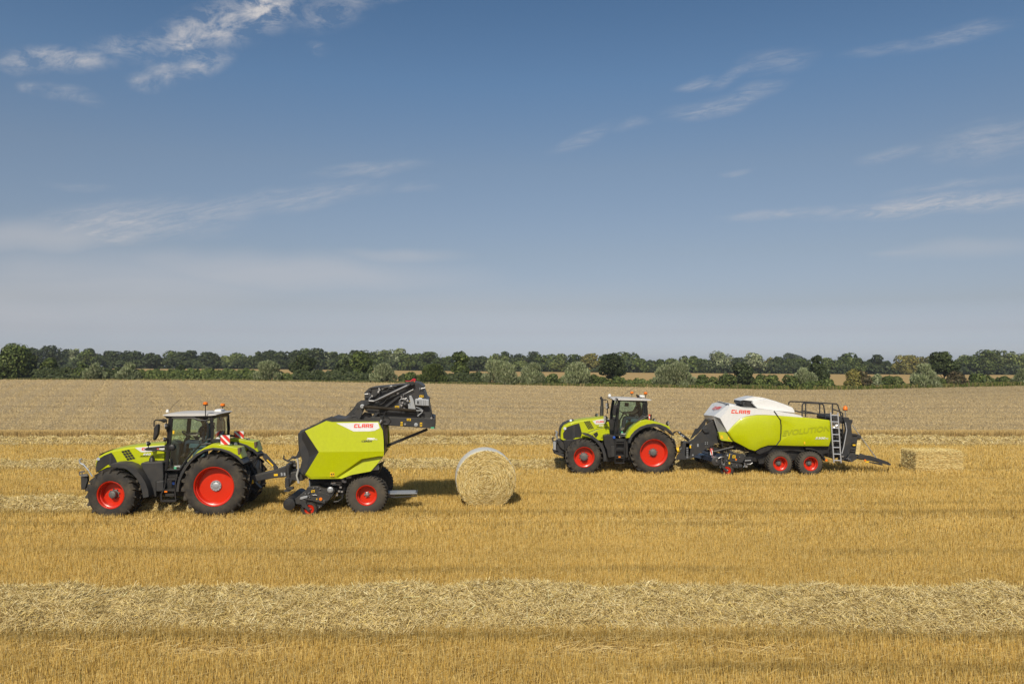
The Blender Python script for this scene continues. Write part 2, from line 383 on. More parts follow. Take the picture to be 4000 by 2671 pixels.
def sticker(name, c, l, D, mat, parent, th=.004, marks=True):
    o = slab(name, c, l, D, th, mat, parent)
    if marks:
        xs = [p[0] for p in l]; ys_ = [p[1] for p in l]; w = max(xs) - min(xs); h = max(ys_) - min(ys_); x0 = min(xs); y0 = min(ys_); m = MB()
        for (a, b, e, f) in ((.15, .25, .42, .62), (.58, .22, .85, .6), (.2, .72, .8, .82)):
            m.slab(pts(c, [(x0 + a * w, y0 + b * h), (x0 + e * w, y0 + b * h), (x0 + e * w, y0 + f * h), (x0 + a * w, y0 + f * h)], D - .003), .002)
        m.build('pictogram', BLACK, o)
    return o
def beacon(parent, p, r=.055, stalk=.12, dome=False):
    b = MB(); b.tube([p, p + Vector((0, 0, stalk))], .014, 6); b.lathe(p + Vector((0, 0, stalk)), [(r * .9, 0), (r, .02), (r * .9, .03)], 16, 'z'); o = b.build('beacon_stalk', BLACK, parent)
    b = MB(); h = r * (1.5 if dome else 1.05)
    b.lathe(p + Vector((0, 0, stalk + .03)), [(r * .95, 0), (r, h * .3), (r * .95, h * .75), (r * .6, h), (.005, h * 1.04)], 16, 'z'); b.build('beacon', ORG, parent)
def worklamp(parent, p, r=.06, d=(-1, 0, 0), name='work_lamp'):
    b = MB(); dv = Vector(d).normalized(); b.tube([p - dv * .06, p - dv * .02, p + dv * .04], [r * .5, r, r], 10); b.tube([p, p - Vector((0, 0, r * 1.9))], .012, 6)
    o = b.build(name, BLACK, parent); b = MB(); b.tube([p + dv * .041, p + dv * .052], r * .86, 10); b.build('lamp_glass', LENS, o)
def arc(cx, cy, r, a0, a1, n, sx=1): return [(cx + math.cos(R(a0 + (a1 - a0) * i / n)) * r * sx, cy - math.sin(R(a0 + (a1 - a0) * i / n)) * r) for i in range(n + 1)]
def band(name, c, outer, D0, D1, th, mat, parent, bevel=0, lip=0):
    """curved sheet following a polyline traced in the side view, from depth D0 to D1"""
    mb = MB(); P = pts(c, outer, D0); n = len(P); q = []
    for i, p in enumerate(P):
        t = (P[min(i + 1, n - 1)] - P[max(i - 1, 0)]).normalized(); nn = Vector((t.z, 0, -t.x)); nn = nn if nn.z < 0 or abs(nn.z) < 1e-6 else nn
        q.append(p + Vector((t.z, 0, -t.x)) * th)
    ring = P + q[::-1]; mb.loft([ring, [v + Vector((0, D1 - D0, 0)) for v in ring]]); return mb.build(name, mat, parent, bevel=bevel)
def driver(name, hip, wheelpt, sc, label, shirt, base_label_cat='person'):
    """seated person facing -X: one continuous skin-grown body, clothes and hair as children"""
    root = empty('person', hip)
    def skin(name, chain, mat, par, sub=2):
        me = bpy.data.meshes.new(name); vs = [Vector(p[:3]) * sc for p in chain[0]]; me.from_pydata(vs, chain[1], [])
        o = bpy.data.objects.new(name, me); link(o); o.parent = par; me.materials.append(mat)
        s = o.modifiers.new('skin', 'SKIN'); s.use_smooth_shade = True; ly = me.skin_vertices[0] if me.skin_vertices else None
        if ly is None: bm = bmesh.new(); bm.from_mesh(me); bm.verts.layers.skin.verify(); bm.to_mesh(me); bm.free(); ly = me.skin_vertices[0]
        for i, p in enumerate(chain[0]): ly.data[i].radius = (p[3] * sc, (p[4] if len(p) > 4 else p[3]) * sc); ly.data[i].use_root = (i == 0)
        m = o.modifiers.new('sub', 'SUBSURF'); m.levels = m.render_levels = sub; return o
    h = (Vector(wheelpt) - Vector(hip)) / sc
    V = [(0, 0, 0, .14, .11), (.03, 0, .22, .125, .10), (.06, 0, .42, .15, .10), (.05, 0, .54, .07), (.035, 0, .60, .052), (.02, 0, .66, .07, .075), (.01, 0, .74, .085, .10), (.02, 0, .81, .075, .085)]
    E = [(0, 1), (1, 2), (2, 3), (3, 4), (4, 5), (5, 6), (6, 7)]
    V.append((-.075, 0, .705, .014)); E.append((6, 8)); V.append((-.07, 0, .655, .02)); E.append((5, 9))
    for s in (-1, 1):
        k = len(V); V += [(.05, s * .19, .47, .06), (-.10, s * .24, .24, .045), (h.x * .72 + .02, s * .21, h.z + .02, .033), (h.x + .03, s * .18, h.z + .02, .034)]
        E += [(2, k), (k, k + 1), (k + 1, k + 2), (k + 2, k + 3)]
        for j in range(4):
            q = len(V); oy = s * (.18 - .035 + .022 * j); V += [(h.x - .01, oy, h.z + .035, .010), (h.x - .035 - .005 * (j % 2), oy, h.z + .01, .009), (h.x - .015, oy, h.z - .02, .008)]; E += [(k + 3, q), (q, q + 1), (q + 1, q + 2)]
        q = len(V); V += [(h.x + .02, s * .13, h.z + .01, .011), (h.x, s * .125, h.z - .02, .009)]; E += [(k + 3, q), (q, q + 1)]
        k = len(V); V += [(-.08, s * .10, 0, .085), (-.46, s * .13, .04, .062), (-.52, s * .13, -.38, .04), (-.62, s * .13, -.42, .035)]; E += [(0, k), (k, k + 1), (k + 1, k + 2), (k + 2, k + 3)]
    skinm = paint('skin_tone', (.46, .27, .19), .5, dust=0) if 'skin_tone' not in MATS else MATS['skin_tone']
    body = skin('body', (V, E), skinm, root, 1)
    g = 1.14
    SV = [(0, 0, -.02, .15 * g, .12 * g), (.03, 0, .22, .13 * g, .105 * g), (.06, 0, .43, .155 * g, .105 * g), (.05, 0, .51, .07)]; SE = [(0, 1), (1, 2), (2, 3)]
    for s in (-1, 1):
        k = len(SV); SV += [(.05, s * .19, .47, .075), (-.04, s * .225, .325, .062)]; SE += [(2, k), (k, k + 1)]
    sm = paint('shirt_' + name, shirt, .85, dust=.1); skin('shirt', (SV, SE), sm, root, 1)
    TV = [(0, 0, -.01, .155, .125)]; TE = []
    for s in (-1, 1):
        k = len(TV); TV += [(-.08, s * .10, 0, .095), (-.46, s * .13, .04, .075), (-.52, s * .13, -.34, .055)]; TE += [(0, k), (k, k + 1), (k + 1, k + 2)]
    skin('trousers', (TV, TE), MATS.get('denim') or paint('denim', (.03, .035, .05), .9), root, 1)
    skin('hair', ([(.03, 0, .775, .088, .10), (.045, 0, .82, .075, .085), (.06, 0, .73, .07, .085)], [(0, 1), (0, 2)]), MATS.get('brown_hair') or paint('brown_hair', (.035, .025, .018), .8, dust=0), root, 1)
    m = MB()
    for s in (-1, 1): m.lathe(Vector((-.072, s * .033, .745)) * sc, [(.001, -.012 * sc), (.011 * sc, -.004 * sc), (.011 * sc, .004 * sc), (.001, .012 * sc)], 8, 'x'); m.lathe(Vector((.02, s * .085, .735)) * sc, [(.004, -.012 * sc), (.022 * sc, 0), (.004, .012 * sc)], 8, 'y')
    m.build('ears_and_eyes', skinm, root, Vector((0, 0, 0)))
    tag(root, label, 'person'); return root
# ------------------------------------------------------------------ ground
def ground_mat():
    m, t, b = newmat('field_soil_and_straw')
    g = t.node('ShaderNodeNewGeometry'); P = g.outputs['Position']
    sp = t.node('ShaderNodeSeparateXYZ'); t.link(P, sp.inputs[0]); Y = sp.outputs[1]
    n = t.noise(t.mapping(P, sc=(1, 1.6, 1)), 9, 6, .7); n2 = t.noise(P, 1.1, 4, .6)
    soil = t.ramp(n, [(.3, (.10, .062, .022)), (.5, (.26, .165, .06)), (.7, (.42, .29, .12))])
    soil = t.mix(t.maprange(n2, .35, .7, 0, .35), soil, (.34, .25, .12, 1))
    nf = t.noise(t.mapping(P, sc=(.02, .35, 1)), 1, 5, .6)
    gold = t.ramp(nf, [(.3, (.36, .24, .09)), (.55, (.44, .30, .125)), (.75, (.40, .275, .11))])
    green = t.ramp(n2, [(.3, (.05, .065, .015)), (.7, (.09, .10, .03))])
    c = t.mix(t.maprange(Y, 125.5, 126.5), soil, green)
    c = t.mix(t.maprange(Y, 134, 136), c, gold)
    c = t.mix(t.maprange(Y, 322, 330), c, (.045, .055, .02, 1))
    t.link(c, b.inputs['Base Color']); b.inputs['Roughness'].default_value = .9; b.inputs['Specular IOR Level'].default_value = .1
    bp = t.node('ShaderNodeBump'); bp.inputs['Strength'].default_value = .6; bp.inputs['Distance'].default_value = .05
    t.link(n, bp.inputs['Height']); t.link(bp.outputs[0], b.inputs['Normal'])
    return m
def grid(name, xs_of_y, ys, zfun, mat, smooth=True):
    ny = len(ys); nx = len(xs_of_y(ys[0])); X = np.stack([xs_of_y(y) for y in ys]); Yg = np.repeat(np.array(ys)[:, None], nx, 1)
    Z = zfun(X, Yg); V = np.stack([X, Yg, Z], -1).reshape(-1, 3)
    i = np.arange(ny - 1)[:, None] * nx + np.arange(nx - 1)[None]; Q = np.stack([i, i + 1, i + 1 + nx, i + nx], -1).reshape(-1, 4)
    return npmesh(name, V, Q, None, mat, smooth)
ys = np.concatenate([[-60, -20, 0, 5, 8], np.arange(10, 60, 1.0), np.arange(60, 140, 2.0), np.arange(140, 340, 8.0), [400, 600, 1000, 2000, 4000, 7000]])
gnd = grid('ground', lambda y: np.linspace(-1, 1, 81) * (60 + abs(y) * 1.15), ys, zt, ground_mat())
tag(gnd, kind='structure')

# ------------------------------------------------------------------ standing stubble: one mass nobody could count
def bandnoise(y, seed, sc):
    r = np.random.default_rng(seed); k = r.uniform(.4, 2.2, 7) * sc; ph = r.uniform(0, 6.28, 7)
    return np.sum([np.sin(y * k[i] + ph[i]) for i in range(7)], 0) / 7
def fieldpts(n, d0, d1):
    """points spread evenly over the wedge of field between two distances"""
    y = np.sqrt(rng.uniform(d0 ** 2, d1 ** 2, n)); x = rng.uniform(-.70, .70, n) * y
    return x, y
TRACK = [12.05, 10.1, 22.3, 27.4, 30.2, 38.2, 40.4]          # wheel tracks: flattened, paler stubble
FX, FY = fieldpts(60, 12, 60)
stub_parts = []
for (n, d0, d1, w, h) in ((420000, 9.9, 20, .0023, .165), (380000, 20, 31, .0037, .165), (240000, 31, 46.5, .006, .165)):
    x, y = fieldpts(n, d0, d1)
    y = np.where(rng.random(n) < .8, np.round(y / .125) * .125 + rng.normal(0, .018, n), y)
    tr = np.zeros(n)
    for c in TRACK: tr = np.maximum(tr, np.exp(-((y - c - .05 * np.sin(x * .7)) / .30) ** 2) * np.clip(.35 + .5 * np.sin(x * .9 + c) + .4 * np.sin(x * 2.3 + c * 2), 0, 1))
    patch = np.sin(x * .9 + 3 * np.sin(y * .5)) * np.sin(y * 1.3 + 2 * np.sin(x * .33)) * .5 + bandnoise(y, 3, 2) * .6
    keep = rng.random(n) > tr * .7
    x, y, tr, patch = x[keep], y[keep], tr[keep], patch[keep]; n = len(x)
    hh = h * rng.uniform(.6, 1.25, n) * (1 - .5 * tr) * (1 + .12 * patch)
    lean = rng.normal(0, .13, (n, 2)) + tr[:, None] * rng.normal(0, .9, (n, 2))
    vec = np.stack([lean[:, 0] * hh, lean[:, 1] * hh, hh], 1)
    a = rng.normal(0, .7, n); side = np.stack([np.cos(a), np.sin(a), 0 * a], 1) * (w * rng.uniform(.6, 1.4, n))[:, None]
    c = palette(n, [(.63, .42, .115), (.50, .315, .065), (.77, .565, .20), (.21, .125, .03), (.65, .50, .205)], [.33, .22, .2, .11, .14])
    c *= (1 + .10 * patch + .10 * tr)[:, None]
    for yc_ in (11.2, 16.6, 18.3, 21.4, 24.7, 26.5, 28.5, 29.6, 36.5, 39.5): c *= (1 - .42 * np.clip(.4 + .6 * np.sin(x * .35 + yc_ * 5) + .4 * np.sin(x * 1.1 + yc_), 0, 1) * np.exp(-((y - yc_ - .08 * np.sin(x * .5)) / .15) ** 2))[:, None]
    for yc_ in (12.6, 23.22, 32.95, 43.1): c *= (1 - .42 * np.exp(-((y - yc_) / .20) ** 2))[:, None]  # brown stubble strip; the row's shaded lower edge is put into its colour
    g = rng.random(n) < .004; c[g] = (.10, .16, .03)
    base = np.stack([x, y, 0 * x - .01], 1)
    stub_parts.append((base, vec, side, c))
# loose straw lying between the stalks
for (n, d0, d1, w) in ((60000, 9.9, 22, .004), (45000, 22, 46, .007)):
    x, y = fieldpts(n, d0, d1); k = rng.random(n) < .16
    y = np.where(k, np.array(TRACK)[rng.integers(0, len(TRACK), n)] + rng.normal(0, .25, n), y); y = np.clip(y, 9.9, 46)
    L = rng.uniform(.06, .30, n); a = rng.normal(0, .9, n); el = rng.normal(.05, .22, n)
    vec = np.stack([np.cos(a) * np.cos(el), np.sin(a) * np.cos(el), np.sin(el)], 1) * L[:, None]
    side = np.stack([-np.sin(a) * .4, np.cos(a) * .4, 0 * a + .9], 1) * w * .6
    c = palette(n, [(.66, .49, .20), (.72, .57, .27), (.52, .36, .12)])
    stub_parts.append((np.stack([x, y, rng.uniform(.0, .09, n)], 1), vec, side, c))
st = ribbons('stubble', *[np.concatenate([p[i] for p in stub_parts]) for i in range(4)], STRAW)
tag(st, 'short golden cut stubble covering the near field', None, None, 'stuff')
del stub_parts

# ------------------------------------------------------------------ straw swaths
def swath_h(x, y, yc, hw, h, seed):
    wob = .08 * np.sin(x * .45 + seed) + .06 * np.sin(x * 1.3 + seed * 2.1)
    wv = hw * (1 + .05 * np.sin(x * .8 + seed * 3) + .05 * np.sin(x * 2.9 + seed))
    hv = h * (1 + .07 * np.sin(x * .6 + seed * 1.7) + .10 * np.sin(x * 2.3 + seed) + .08 * np.sin(x * 6.1 + y * 3))
    t = np.clip(np.abs(y - yc - wob) / wv, 0, 1)
    return hv * (1 - t ** 4) + (.035 * np.sin(x * 9 + 4 * np.sin(y * 5)) + .04 * np.sin(x * 4.1 + 3 * np.sin(y * 3.7 + seed)) + .02 * np.sin(x * 17 + 5 * np.sin(y * 11))) * (1 - t ** 2) * (1 if seed < 2 else .45)
def straw_mat():
    m, t, b = newmat('packed_straw'); g = t.node('ShaderNodeNewGeometry'); P = g.outputs['Position']
    n = t.noise(P, 26, 6, .75, 1.0); n2 = t.noise(P, 5, 3, .6)
    c = t.ramp(n, [(.3, (.13, .09, .035)), (.5, (.36, .27, .12)), (.7, (.58, .46, .25))])
    t.link(t.mix(t.maprange(n2, .4, .7, 0, .3), c, (.30, .22, .1, 1)), b.inputs['Base Color']); b.inputs['Roughness'].default_value = .85
    bp = t.node('ShaderNodeBump'); bp.inputs['Strength'].default_value = 1; bp.inputs['Distance'].default_value = .04
    t.link(n, bp.inputs['Height']); t.link(bp.outputs[0], b.inputs['Normal']); return m
PSTRAW = straw_mat()
def swath(yc, hw, h, x0, x1, nrib, w, seed, label, Lr=(.10, .34), cut=()):
    nx = int((x1 - x0) / .12); ny = 26
    ysw = np.linspace(yc - hw * 1.35, yc + hw * 1.35, ny); xs = np.linspace(x0, x1, nx)
    endf = lambda x: np.clip((x - x0) / .5, 0, 1) ** .6 * np.clip((x1 - x) / .7, 0, 1) ** .6
    X, Yg = np.meshgrid(xs, ysw); Z = (swath_h(X, Yg, yc, hw, h, seed) + rng.normal(0, .012, X.shape)) * endf(X) - .04
    V = np.stack([X, Yg, Z], -1).reshape(-1, 3)
    i = np.arange(ny - 1)[:, None] * nx + np.arange(nx - 1)[None]; Q = np.stack([i, i + 1, i + 1 + nx, i + nx], -1).reshape(-1, 4)
    x = rng.uniform(x0, x1, nrib); y = yc + hw * 1.08 * rng.uniform(-1, 1, nrib) + .08 * np.sin(x * .45 + seed)
    z = swath_h(x, y, yc, hw, h, seed) * endf(x) - .03 + rng.uniform(-.02, .035, nrib)
    L = rng.uniform(*Lr, nrib); a = rng.uniform(-np.pi, np.pi, nrib); el = rng.normal(.12, .38, nrib)
    # straws hang down the near side of the row
    dzdy = (swath_h(x, y + .08, yc, hw, h, seed) - swath_h(x, y - .08, yc, hw, h, seed)) / .16
    vec = np.stack([np.cos(a) * np.cos(el), np.sin(a) * np.cos(el), np.sin(el)], 1)
    vec[:, 2] += vec[:, 1] * np.clip(dzdy, -1.6, 1.6) * .8; vec *= (L / np.linalg.norm(vec, axis=1))[:, None]
    s = np.cross(vec, rng.normal(0, .6, (nrib, 3)) + np.array([0, -1, .6])); s /= np.linalg.norm(s, axis=1)[:, None] + 1e-9
    s *= (w * rng.uniform(.6, 1.4, nrib))[:, None]
    c = palette(nrib, [(.67, .53, .245), (.84, .71, .40), (.51, .375, .145), (.22, .145, .045), (.76, .59, .21)], [.32, .16, .24, .18, .10])
    base = np.stack([x, y, z], 1) - vec * .5
    RV = np.empty((nrib, 4, 3)); RV[:, 0] = base - s; RV[:, 1] = base + s; RV[:, 2] = base + vec + s; RV[:, 3] = base + vec - s
    allV = np.concatenate([V, RV.reshape(-1, 3)]); allQ = np.concatenate([Q, len(V) + np.arange(4 * nrib).reshape(-1, 4)])
    cols = np.concatenate([np.tile((.4, .3, .14), (len(Q), 1)), c])
    o = npmesh('straw_swath', allV, allQ, cols, STRAW); o.data.materials.append(PSTRAW)
    mi = np.zeros(len(allQ), dtype=np.int32); mi[:len(Q)] = 1; o.data.polygons.foreach_set('material_index', mi)
    return tag(o, label, 'straw swath', 'windrows of straw across the stubble')
swath(13.93, 1.2, .34, -11, 11, 165000, .0027, 1.0, 'wide pale windrow of loose straw nearest the camera, running right across the foreground')
swath(24.15, .78, .32, -18, -8.15, 34000, .0042, 2.2, 'windrow of straw running beneath the left tractor towards the round baler pickup')
swath(33.9, .85, .34, -26, 8.6, 64000, .006, 3.1, 'windrow of straw behind the round bale, ending at the square baler pickup')
swath(44.2, .95, .42, -32, 32, 80000, .008, 4.7, 'farthest windrow of straw, lying along the edge of the standing wheat')

# ------------------------------------------------------------------ standing wheat
def wheat_mat():
    m, t, b = newmat('ripe_wheat'); g = t.node('ShaderNodeNewGeometry'); P = g.outputs['Position']
    n = t.noise(t.mapping(P, sc=(1, .8, 1)), 6, 7, .8); nb = t.noise(t.mapping(P, sc=(.012, .22, 1)), 1, 4, .6)
    c = t.ramp(n, [(.3, (.24, .175, .09)), (.5, (.42, .32, .18)), (.7, (.55, .43, .26))])
    c = t.mix(t.maprange(nb, .35, .7, 0, .4), c, (.36, .27, .155, 1))
    t.link(c, b.inputs['Base Color']); b.inputs['Roughness'].default_value = .9; b.inputs['Specular IOR Level'].default_value = .1
    bp = t.node('ShaderNodeBump'); bp.inputs['Strength'].default_value = 1; bp.inputs['Distance'].default_value = .12
    t.link(n, bp.inputs['Height']); t.link(bp.outputs[0], b.inputs['Normal']); return m
WH0, WH1 = 46.2, 126.0
ysw = np.concatenate([[WH0, WH0 + .001], np.arange(WH0 + .5, WH1 - .5, .5), [WH1, WH1 + .001]])
def wz(X, Yg):
    z = zt(X, Yg) + .50 + .03 * np.sin(X * 2.1 + Yg) + .03 * np.sin(Yg * 3.3 + X * .7) + rng.normal(0, .02, X.shape)
    z[0] = zt(X[0], Yg[0]); z[-1] = zt(X[-1], Yg[-1]) - .1; return z
wheat = grid('wheat_crop', lambda y: np.linspace(-1, 1, 700) * (y * .8 + 6), ysw, wz, wheat_mat())
tag(wheat, 'dense ripe standing wheat filling the field behind both tractors', None, None, 'stuff')
ws = []
for (n, d0, d1, w, hh) in ((60000, WH0 - .25, WH0 + .8, .011, .56), (110000, WH0, 64, .012, .56), (150000, 64, 100, .02, .54), (70000, 100, 125.5, .03, .55)):
    x, y = fieldpts(n, d0, d1); z = zt(x, y)
    if d1 < 48: H0 = 0
    else: H0 = .38
    h = hh * rng.uniform(.9, 1.14, n); vec = np.stack([rng.normal(0, .10, n), rng.normal(0, .10, n), h - H0], 1)
    a = rng.normal(0, .6, n); side = np.stack([np.cos(a), np.sin(a), 0 * a], 1) * (w * rng.uniform(.6, 1.4, n))[:, None]
    c = palette(n, [(.51, .395, .21), (.47, .355, .18), (.56, .435, .24), (.40, .30, .15)], [.4, .25, .2, .15])
    if d1 < 48: c *= np.array([1, .93, .72])
    c *= (1 + .16 * bandnoise(y, 9, .5) + .10 * bandnoise(y, 19, 3))[:, None]
    uu = CU + x / y * F; far_right = np.clip((y - 78) / 30, 0, 1) * np.clip((uu - 2700) / 900, 0, 1); c *= 1 - .26 * far_right[:, None] * np.array([1, .95, .9])  # wheat gets darker towards the back right of the field
    for tl in (58.5, 71.5, 86, 105): c[np.abs(y - tl) < .35] *= .62
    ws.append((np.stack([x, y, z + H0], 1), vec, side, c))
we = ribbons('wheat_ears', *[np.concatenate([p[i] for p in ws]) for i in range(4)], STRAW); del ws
tag(we, 'ears and stalks of the ripe standing wheat', None, None, 'stuff')
# ------------------------------------------------------------------ trees and hedge
BARK = paint('bark', (.11, .085, .06), .9, dust=.1)
def wx(u, D): return (u - CU) / F * D
def wz_(v, D): return CH - (v - HV) / F * D
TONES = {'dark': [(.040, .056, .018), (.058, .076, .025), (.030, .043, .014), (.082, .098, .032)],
         'mid': [(.070, .098, .022), (.105, .135, .034), (.042, .060, .016), (.15, .175, .045)],
         'light': [(.12, .15, .042), (.155, .18, .058), (.085, .11, .032), (.19, .205, .07)],
         'yellow': [(.19, .17, .04), (.15, .15, .045), (.24, .20, .05), (.10, .11, .035)],
         'grey': [(.205, .24, .115), (.29, .32, .17), (.12, .145, .06), (.39, .41, .25)],
         'brown': [(.095, .075, .035), (.13, .10, .05), (.06, .055, .025), (.07, .08, .03)]}
def crown_pts(w, h, nlobe, n, shape, seed, depth=None):
    r = np.random.default_rng(seed); dp = depth or w * .8
    C = []; 
    for i in range(nlobe):
        a = r.uniform(0, 6.283); q = r.uniform(.1, .78) ** .6
        zc = r.uniform(.16, .84)
        env = {'round': math.sqrt(max(.05, 1 - abs(zc * 2 - 1) ** 2.2)), 'bush': max(.3, 1 - zc ** 2 * .9), 'tall': .9 - .45 * abs(zc - .45), 'flat': math.sqrt(max(.1, 1 - abs(zc - .45) ** 2 * 3))}[shape]
        C.append((math.cos(a) * q * env * w * .40, math.sin(a) * q * env * dp * .40, zc * h, r.uniform(.17, .30) * min(w, h * 1.2) * (1 if shape != 'bush' else r.uniform(.7, 1.25))))
    C += [(0, 0, h * .5, min(w, h) * .36), (0, 0, h * .85, min(w, h) * .17), (w * .3, 0, h * .34, min(w, h) * .22), (-w * .32, 0, h * .36, min(w, h) * .21)]
    C = np.array(C); i = r.choice(len(C), n, p=C[:, 3] ** 2 / np.sum(C[:, 3] ** 2)); d = r.normal(0, 1, (n, 3)); d /= np.linalg.norm(d, axis=1)[:, None]
    rad = C[i, 3] * r.uniform(.55, 1.06, n) ** .5; P = C[i, :3] + d * rad[:, None] * np.array([1, 1, .85])
    P[:, 0] = np.clip(P[:, 0], -w * .54, w * .54); P[:, 2] = np.clip(P[:, 2], 0, h * 1.02)
    return P, d, i
def leafmesh(name, P, d, size, tone, seed, upright=0, lobe=None):
    r = np.random.default_rng(seed + 5); n = len(P)
    nrm = d + r.normal(0, .55, (n, 3)); nrm[:, 2] += .35; nrm /= np.linalg.norm(nrm, axis=1)[:, None]
    t = np.cross(nrm, r.normal(0, 1, (n, 3)) + np.array([0, 0, upright])); t /= np.linalg.norm(t, axis=1)[:, None] + 1e-9
    b = np.cross(nrm, t); s = size * r.uniform(.55, 1.35, n)[:, None]
    if upright: b = b * .3 + np.array([0, 0, 1.0]) + d * .45; b /= np.linalg.norm(b, axis=1)[:, None]; t = np.cross(b, nrm); t /= np.linalg.norm(t, axis=1)[:, None] + 1e-9
    t = t * s * (.45 if upright else .8); b = b * s * (1.5 if upright else 1)
    V = np.empty((n, 4, 3)); V[:, 0] = P - t * .6 - b; V[:, 1] = P + t - b * .2; V[:, 2] = P + t * .3 + b; V[:, 3] = P - t + b * .3
    T = np.array(TONES[tone]); c = T[r.choice(4, n, p=[.4, .28, .2, .12])]
    if lobe is not None: c = c * r.uniform(.78, 1.25, lobe.max() + 1)[lobe][:, None]
    c = c * (1 + r.normal(0, .12, (n, 1)))
    return V.reshape(-1, 3), np.arange(4 * n).reshape(n, 4), np.clip(c, .005, .9)
def tree_trunk(parent, h, r0, w, seed, z0=0, mat=None):
    mb = MB(); r = random.Random(seed); lean = r.uniform(-.04, .04)
    mb.tube([(0, 0, -.3), (lean * h * .3, 0, h * .3), (lean * h, 0, h * .78)], [r0, r0 * .75, r0 * .25], 7)
    for k in range(6):
        z = h * r.uniform(.28, .6); a = r.uniform(0, 6.28); L = w * r.uniform(.22, .38)
        mb.tube([(lean * z, 0, z), (lean * z + math.cos(a) * L * .6, math.sin(a) * L * .5, z + L * .5), (math.cos(a) * L, math.sin(a) * L * .8, z + L * 1.1)], [r0 * .4, r0 * .25, r0 * .1], 5)
    return mb.build('trunk', mat or BARK, parent, Vector((0, 0, 0)))
ORD = 'first second third fourth fifth sixth seventh eighth ninth tenth eleventh twelfth thirteenth fourteenth fifteenth sixteenth seventeenth eighteenth nineteenth twentieth'.split()
TENS = ['', '', 'twenty', 'thirty', 'forty', 'fifty', 'sixty', 'seventy', 'eighty', 'ninety']; TTH = ['', '', 'twentieth', 'thirtieth', 'fortieth', 'fiftieth', 'sixtieth', 'seventieth', 'eightieth', 'ninetieth']
def ordw(n):
    if n <= 20: return ORD[n - 1]
    return TTH[n // 10] if n % 10 == 0 else TENS[n // 10] + '-' + ORD[n % 10 - 1]
# far tree line: u centre, v top, width px, tone, shape
FAR = [(40, 1372, 120, 'dark', 'round'), (127, 1357, 60, 'dark', 'round'), (203, 1353, 90, 'dark', 'round'), (262, 1364, 70, 'dark', 'tall'), (298, 1361, 46, 'grey', 'tall'), (355, 1359, 70, 'mid', 'round'),
       (415, 1373, 75, 'dark', 'flat'), (455, 1369, 60, 'dark', 'flat'), (505, 1371, 80, 'dark', 'round'), (550, 1373, 60, 'dark', 'flat'), (595, 1377, 64, 'dark', 'round'), (665, 1369, 76, 'mid', 'tall'), (705, 1378, 50, 'dark', 'tall'), (742, 1371, 74, 'dark', 'round'),
       (798, 1375, 60, 'dark', 'tall'), (832, 1378, 54, 'dark', 'round'), (872, 1392, 56, 'light', 'bush'), (905, 1389, 44, 'light', 'round'), (935, 1378, 58, 'mid', 'round'), (978, 1388, 40, 'mid', 'round'), (1010, 1371, 46, 'dark', 'flat'), (1055, 1368, 62, 'dark', 'flat'), (1100, 1371, 60, 'dark', 'round'),
       (1146, 1370, 56, 'dark', 'flat'), (1192, 1364, 70, 'mid', 'flat'), (1236, 1363, 62, 'dark', 'round'), (1280, 1377, 70, 'grey', 'round'), (1307, 1374, 34, 'dark', 'tall'), (1345, 1380, 44, 'mid', 'round'),
       (1398, 1370, 80, 'dark', 'round'), (1462, 1378, 56, 'mid', 'round'), (1500, 1365, 76, 'light', 'round'), (1553, 1364, 56, 'grey', 'tall'), (1592, 1380, 50, 'mid', 'round'), (1638, 1380, 70, 'mid', 'round'), (1690, 1377, 84, 'mid', 'round'), (1748, 1391, 50, 'mid', 'round'),
       (1836, 1392, 60, 'mid', 'bush'), (1865, 1393, 50, 'dark', 'round'), (1900, 1397, 50, 'light', 'bush'), (1937, 1378, 70, 'light', 'round'), (1973, 1372, 56, 'dark', 'round'), (2018, 1383, 56, 'dark', 'round'), (2040, 1398, 60, 'light', 'bush'), (2086, 1375, 66, 'dark', 'round'),
       (2140, 1385, 70, 'mid', 'round'), (2185, 1381, 66, 'light', 'round'), (2240, 1387, 76, 'mid', 'round'), (2308, 1382, 62, 'yellow', 'round'), (2350, 1393, 44, 'mid', 'bush'), (2450, 1377, 68, 'mid', 'round'), (2500, 1400, 54, 'mid', 'bush'), (2540, 1405, 50, 'dark', 'bush'), (2575, 1403, 50, 'mid', 'bush'),
       (2622, 1400, 54, 'light', 'round'), (2676, 1389, 64, 'light', 'round'), (2712, 1390, 44, 'mid', 'tall'), (2752, 1401, 62, 'mid', 'round'), (2808, 1372, 82, 'grey', 'tall'), (2868, 1399, 66, 'dark', 'round'), (2922, 1390, 50, 'mid', 'round'), (2955, 1380, 64, 'grey', 'round'), (3005, 1396, 50, 'yellow', 'round'), (3034, 1391, 40, 'dark', 'tall'),
       (3080, 1400, 70, 'mid', 'bush'), (3140, 1398, 60, 'mid', 'round'), (3240, 1398, 60, 'mid', 'round'), (3300, 1379, 72, 'mid', 'round'), (3330, 1402, 60, 'mid', 'bush'), (3358, 1396, 36, 'mid', 'tall'), (3395, 1403, 54, 'mid', 'bush'), (3426, 1388, 52, 'dark', 'round'), (3466, 1408, 44, 'dark', 'round'), (3510, 1418, 60, 'dark', 'bush'),
       (3535, 1390, 84, 'yellow', 'round'), (3600, 1392, 84, 'yellow', 'round'), (3655, 1396, 60, 'light', 'round'), (3760, 1388, 60, 'grey', 'tall'), (3795, 1386, 66, 'mid', 'round'), (3852, 1367, 78, 'mid', 'tall'), (3900, 1382, 70, 'light', 'round'), (3955, 1371, 96, 'light', 'round'), (4020, 1374, 80, 'light', 'round')]
ADJ = {'dark': 'dark green', 'mid': 'mid green', 'light': 'pale green', 'yellow': 'yellow-green', 'grey': 'grey-green', 'brown': 'brownish'}
